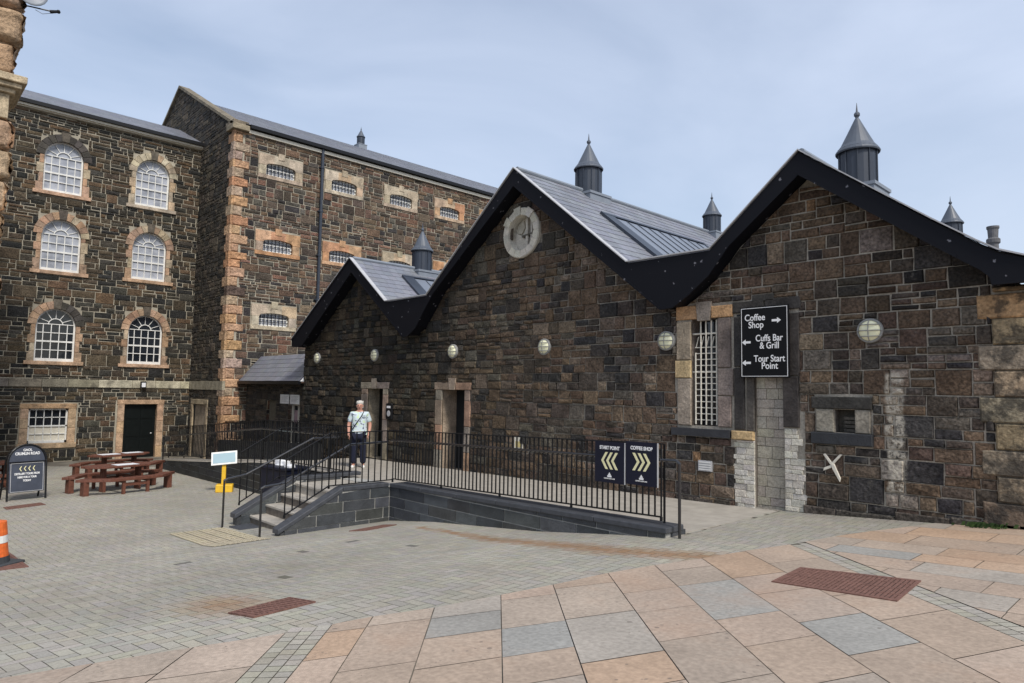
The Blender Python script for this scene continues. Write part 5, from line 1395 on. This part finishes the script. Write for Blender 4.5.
# ---------------------------------------------------------------- picnic tables
def picnic(label, loc, rz):
    t = thing('picnic_table', label, 'picnic table', loc, rz, 'red brown picnic tables'); t.scale = (.88, .88, .96)
    m = MB(); L, Wd = 1.02, .46
    n = 7
    for i in range(n):       # planks of the elongated octagonal top
        y0 = -Wd + 2 * Wd * i / n; y1 = y0 + 2 * Wd / n - .008
        ex = lambda y: L - max(0, abs(y) - .10) * 1.1
        m.prism([(-ex(y0), y0), (ex(y0), y0), (ex(y1), y1), (-ex(y1), y1)], lambda a, b, d: (a, b, d), .655, .70)
    m.build('table_top', M['wood'], t, local=True, bevel=.004)
    arcp = [(-1.42, -.42), (-.72, -1.0), (.72, -1.0), (1.42, -.42)]
    for sgn in (1, -1):
        m = MB()
        inner = [(-1.12, -.26), (-.60, -.72), (.60, -.72), (1.12, -.26)]
        for i in range(3):
            for k in range(2):
                f0, f1 = k * .5 + .012, k * .5 + .488
                q = [arcp[i], arcp[i + 1], inner[i + 1], inner[i]]
                A0 = [q[0][j] * (1 - f0) + q[3][j] * f0 for j in (0, 1)]; B0 = [q[1][j] * (1 - f0) + q[2][j] * f0 for j in (0, 1)]
                A1 = [q[0][j] * (1 - f1) + q[3][j] * f1 for j in (0, 1)]; B1 = [q[1][j] * (1 - f1) + q[2][j] * f1 for j in (0, 1)]
                m.prism([(p[0], p[1] * sgn) for p in (A0, B0, B1, A1)], lambda a, b, d: (a, b, d), .365, .435)
        m.build('bench', M['wood'], t, local=True, bevel=.006)
        for sx in (-1, 1):
            m = MB(); m.box(sx * 1.18 - .07, sx * 1.18 + .07, sgn * -.46 - .12, sgn * -.46 + .12, 0, .385); m.build('leg', M['wood'], t, local=True, bevel=.01)
            m = MB(); m.box(sx * .34 - .04, sx * .34 + .04, sgn * -.90 - .04, sgn * -.90 + .04, 0, .385); m.build('leg', M['wood'], t, local=True, bevel=.005)
        m = MB(); m.box(-.34, .34, sgn * -.90 - .02, sgn * -.90 + .02, .22, .30); m.build('brace', M['wood'], t, local=True)
    for sx in (-1, 1):
        m = MB(); m.box(sx * .5 - .04, sx * .5 + .04, -.12, .12, 0, .66); m.build('trestle', M['wood'], t, local=True, bevel=.005)
        m = MB(); m.box(sx * .34 - .03, sx * .34 + .03, -.86, .86, .30, .385); m.build('brace', M['wood'], t, local=True)
    return t
p1 = picnic('nearest red brown picnic table, in front of the dark door with one white sheet', (-20.0, 4.93, h(-20)), RD(102))
p2 = picnic('red brown picnic table standing behind the nearest one, close to the dark door', (-23.6, 5.75, h(-23.6)), RD(102))
p3 = picnic('red brown picnic table partly hidden behind the A-board at the left edge', (-22.6, 2.35, h(-22.6)), RD(100))
def sheet(label, loc, rz, sx, sy):
    t = MB(); t.box(-sx / 2, sx / 2, -sy / 2, sy / 2, 0, .006); o = t.build('paper_sheet', M['paper']); o.location = loc; o.rotation_euler = (0, 0, rz); tag(o, label, 'paper', 'white sheets lying on the picnic tables')
sheet('white sheet on top of the nearest picnic table', (-19.9, 5.0, h(-20.05) + .676), RD(102), .55, .35)
sheet('left hand white sheet on the picnic table by the dark door', (-23.55, 5.45, h(-23.6) + .676), RD(102), .55, .35)
sheet('right hand white sheet on the picnic table by the dark door', (-23.80, 6.15, h(-23.6) + .676), RD(102), .55, .30)

# ---------------------------------------------------------------- person on the landing
def skin_mesh(name, pts, edges, rad, root, sub=2):
    me = bpy.data.meshes.new(name); me.from_pydata(pts, edges, []); ob = bpy.data.objects.new(name, me); C.objects.link(ob)
    sk = ob.modifiers.new('s', 'SKIN'); sk.use_smooth_shade = True
    for i, r in enumerate(rad):
        me.skin_vertices[0].data[i].radius = (r, r) if not isinstance(r, tuple) else r
        me.skin_vertices[0].data[i].use_root = (i == root)
    sb = ob.modifiers.new('u', 'SUBSURF'); sb.levels = sub; sb.render_levels = sub
    dg = bpy.context.evaluated_depsgraph_get(); m2 = bpy.data.meshes.new_from_object(ob.evaluated_get(dg))
    bpy.data.objects.remove(ob); m2.polygons.foreach_set('use_smooth', [True] * len(m2.polygons)); return m2
def as_child(me, name, mat, parent):
    me.materials.clear(); me.materials.append(mat); o = bpy.data.objects.new(name, me); C.objects.link(o); o.parent = parent; return o
ps = thing('person', 'person in a pale patterned shirt and navy trousers standing on the landing', 'person', (-14.88, 8.92, -1.975), RD(55))
V = {}; order = []
def J(n, x, y, z, r): V[n] = len(order); order.append(((x, y, z), r)); return V[n]
J('pelvis', 0, 0, .90, (.155, .11)); J('belly', 0, -.02, 1.04, (.185, .15)); J('chest', 0, 0, 1.24, (.18, .125)); J('upper', 0, .01, 1.34, (.13, .085)); J('neck', 0, .005, 1.42, .052); J('jaw', 0, -.014, 1.475, (.064, .074)); J('face', 0, -.014, 1.54, (.080, .096)); J('crown', 0, 0, 1.60, (.068, .08))
E = [('pelvis', 'belly'), ('belly', 'chest'), ('chest', 'upper'), ('upper', 'neck'), ('neck', 'jaw'), ('jaw', 'face'), ('face', 'crown')]
for s, n in ((-1, 'L'), (1, 'R')):
    J('sh' + n, s * .165, .01, 1.335, .058); J('el' + n, s * .262, .03, 1.07, .048); J('wr' + n, s * .245, -.07, .86, .032); J('palm' + n, s * .232, -.095, .79, (.018, .036))
    E += [('upper', 'sh' + n), ('sh' + n, 'el' + n), ('el' + n, 'wr' + n), ('wr' + n, 'palm' + n)]
    J('hip' + n, s * .09, 0, .83, .095); J('kn' + n, s * .105, -.01, .48, .060); J('an' + n, s * .115, .02, .09, .038); J('toe' + n, s * .13, -.13, .045, .036)
    E += [('pelvis', 'hip' + n), ('hip' + n, 'kn' + n), ('kn' + n, 'an' + n), ('an' + n, 'toe' + n)]
body = as_child(skin_mesh('b', [o[0] for o in order], [(V[a], V[b]) for a, b in E], [o[1] for o in order], 0), 'body', M['skin'], ps)
for s in (-1, 1):   # fingers: four unequal, bent, plus a thumb from the side of the palm
    pts = []; ed = []; rad = []
    for k, L in enumerate((.062, .070, .066, .052)):
        b0 = len(pts); yy = -.075 - .021 * k
        yy = -.120 + .018 * k
        pts += [(s * .232, yy, .775), (s * .232, yy - .002, .775 - L * .55), (s * .222, yy - .004, .775 - L)]; ed += [(b0, b0 + 1), (b0 + 1, b0 + 2)]; rad += [.0095, .009, .007]
        as_child(skin_mesh('f', pts[b0:], [(0, 1), (1, 2)], rad[b0:], 0, 1), 'finger', M['skin'], body)
    as_child(skin_mesh('f', [(s * .226, -.125, .815), (s * .218, -.150, .785), (s * .212, -.158, .758)], [(0, 1), (1, 2)], [.011, .010, .008], 0, 1), 'thumb', M['skin'], body)
def sub(names, edges, grow, repl=None):
    idx = {n: i for i, n in enumerate(names)}; pts = []; rad = []
    for n in names:
        p, r = order[V[n]]
        if repl and n in repl: p, r = repl[n]
        else: r = tuple(k + grow for k in r) if isinstance(r, tuple) else r + grow
        pts.append(p); rad.append(r)
    return pts, [(idx[a], idx[b]) for a, b in edges], rad
pp, ee, rr2 = sub(['pelvis', 'belly', 'chest', 'upper', 'shL', 'elL', 'shR', 'elR', 'neck'], [('upper', 'neck'), ('pelvis', 'belly'), ('belly', 'chest'), ('chest', 'upper'), ('upper', 'shL'), ('shL', 'elL'), ('upper', 'shR'), ('shR', 'elR')], .014,
                  {'elL': ((-.25, .025, 1.12), .074), 'elR': ((.25, .025, 1.12), .074), 'shL': ((-.18, .01, 1.335), .078), 'shR': ((.18, .01, 1.335), .078), 'upper': ((0, .01, 1.34), (.15, .10)), 'neck': ((0, .015, 1.395), .066), 'pelvis': ((0, 0, .90), (.195, .15))})
as_child(skin_mesh('s', pp, ee, rr2, 1), 'shirt', M['shirt'], ps)
pp, ee, rr2 = sub(['pelvis', 'hipL', 'knL', 'anL', 'hipR', 'knR', 'anR'], [('pelvis', 'hipL'), ('hipL', 'knL'), ('knL', 'anL'), ('pelvis', 'hipR'), ('hipR', 'knR'), ('knR', 'anR')], .016,
                  {'anL': ((-.115, .015, .10), .080), 'anR': ((.115, .015, .10), .080), 'knL': ((-.105, -.01, .48), .088), 'knR': ((.105, -.01, .48), .088), 'pelvis': ((0, 0, .88), (.185, .135))})
as_child(skin_mesh('t', pp, ee, rr2, 0), 'trousers', M['trouser'], ps)
for s in (-1, 1): as_child(skin_mesh('sh', [(s * .115, .04, .05), (s * .125, -.05, .05), (s * .135, -.16, .04)], [(0, 1), (1, 2)], [.045, .046, .036], 1), 'shoe', M['white'], ps)
as_child(skin_mesh('h', [(0, .05, 1.50), (0, .045, 1.57), (0, .02, 1.62)], [(0, 1), (1, 2)], [(.076, .05), (.082, .06), (.06, .06)], 1), 'hair', M['hair'], ps)
m = MB(); m.lathe([(.078, 1.545), (.090, 1.575), (.092, 1.60), (.080, 1.635), (.055, 1.662), (.03, 1.672), (.0, 1.675)], (0, 0, 0), 18, fn=lambda a, b, c: (a * .95, b * 1.12 + .018 + (.02 if c < 1.59 else 0), c)); m.build('hair_top', M['hair'], ps, local=True, smooth=True)
m = MB()
for s in (-1, 1): m.ball((s * .03, -.104, 1.55), .011, 8)
m.build('eyes', M['eye'], body, local=True); m = MB(); m.tube((0, -.104, 1.545), (0, -.128, 1.515), .008, 8, .014); m.build('nose', M['skin'], body, local=True, smooth=True)
m = MB(); m.box(-.024, .024, -.098, -.086, 1.482, 1.490); m.build('mouth', M['lip'], body, local=True)
m = MB()
for s in (-1, 1): m.ball((s * .076, .0, 1.535), .018, 8)
m.build('ears', M['skin'], body, local=True, smooth=True)
m = MB(); P = [(.10, -.05, 1.40), (.06, -.13, 1.30), (-.02, -.16, 1.18), (-.10, -.165, 1.06), (-.155, -.14, .96)]
for a, b in zip(P, P[1:]): m.tube(a, b, .012, 6)
m.build('bag_strap', M['black'], ps, local=True)
m = MB(); m.box(-.10, .12, -.158, -.135, .885, .925); m.build('belt', M['white'], ps, local=True, bevel=.005)

# weeds at the wall foot on the right
w = MB(); random.seed(5)
for k in range(90):
    x = -2.2 + random.gauss(0, .10); y = 10.36 + random.uniform(-.10, .06); z = h(x); a = random.uniform(0, 6.28); L = random.uniform(.03, .08); q = .02
    w.quad((x - q * cos(a), y - q * sin(a), z + L * .3), (x + q * cos(a), y + q * sin(a), z + L * .3), (x + q * cos(a) + .02, y + q * sin(a), z + L), (x - q * cos(a) + .02, y - q * sin(a), z + L))
tag(w.build('weeds', M['leaf'], recalc=False), 'green weeds at the foot of the right hand wall', 'weeds', kind='stuff')

# ------------------------------------------------------------------ camera
cam = bpy.data.cameras.new('camera'); co = bpy.data.objects.new('camera', cam); C.objects.link(co)
cam.sensor_width = 36; cam.lens = 675 / 1024 * 36; cam.clip_end = 5000; cam.clip_start = .05
co.matrix_world = Matrix(((RC.x, UC.x, -FC.x, 0), (RC.y, UC.y, -FC.y, 0), (RC.z, UC.z, -FC.z, 0), (0, 0, 0, 1)))
scene.camera = co

# ------------------------------------------------------------------ light
EL, AZ = RD(48), RD(62)    # sun direction: azimuth clockwise from +Y
sd_ = Vector((sin(AZ) * cos(EL), cos(AZ) * cos(EL), sin(EL)))
AZ2 = RD(104); sdir = Vector((sin(AZ2) * cos(EL), cos(AZ2) * cos(EL), sin(EL)))
sun = bpy.data.lights.new('sun', 'SUN'); so = bpy.data.objects.new('sun', sun); C.objects.link(so)
sun.energy = 2.3; sun.angle = RD(11); sun.color = (1, .95, .87)
so.rotation_euler = sdir.to_track_quat('Z', 'Y').to_euler()
wd = bpy.data.worlds.new('World'); scene.world = wd; wd.use_nodes = True; nt = wd.node_tree
bg_ = nt.nodes['Background']; sky = N(nt, 'ShaderNodeTexSky', sky_type='NISHITA'); sky.sun_disc = False
sky.sun_elevation = EL; sky.sun_rotation = AZ2; sky.air_density = 1.2; sky.dust_density = 2.0; sky.ozone_density = 1.5
tcn = N(nt, 'ShaderNodeTexCoord'); mp = N(nt, 'ShaderNodeMapping'); mp.inputs['Scale'].default_value = (1.0, 1.0, 2.6); mp.inputs['Rotation'].default_value = (.15, .1, .5)
nt.links.new(tcn.outputs['Generated'], mp.inputs['Vector'])
no = N(nt, 'ShaderNodeTexNoise'); no.inputs['Scale'].default_value = 1.7; no.inputs['Detail'].default_value = 8; no.inputs['Roughness'].default_value = .48; no.inputs['Distortion'].default_value = .4
nt.links.new(mp.outputs['Vector'], no.inputs['Vector'])
mr = N(nt, 'ShaderNodeMapRange'); mr.inputs['From Min'].default_value = .32; mr.inputs['From Max'].default_value = .70; mr.inputs['To Min'].default_value = .32; mr.inputs['To Max'].default_value = .85
nt.links.new(no.outputs['Fac'], mr.inputs['Value'])
mx = N(nt, 'ShaderNodeMix', data_type='RGBA'); mx.inputs['B'].default_value = (5.3, 5.95, 7.3, 1)
nt.links.new(mr.outputs['Result'], mx.inputs['Factor']); nt.links.new(sky.outputs['Color'], mx.inputs['A']); nt.links.new(mx.outputs['Result'], bg_.inputs['Color'])
bg_.inputs['Strength'].default_value = .100

scene.view_settings.view_transform = 'Standard'; scene.view_settings.look = 'None'; scene.view_settings.exposure = 0.53; scene.view_settings.gamma = 1
scene.render.engine = 'CYCLES'
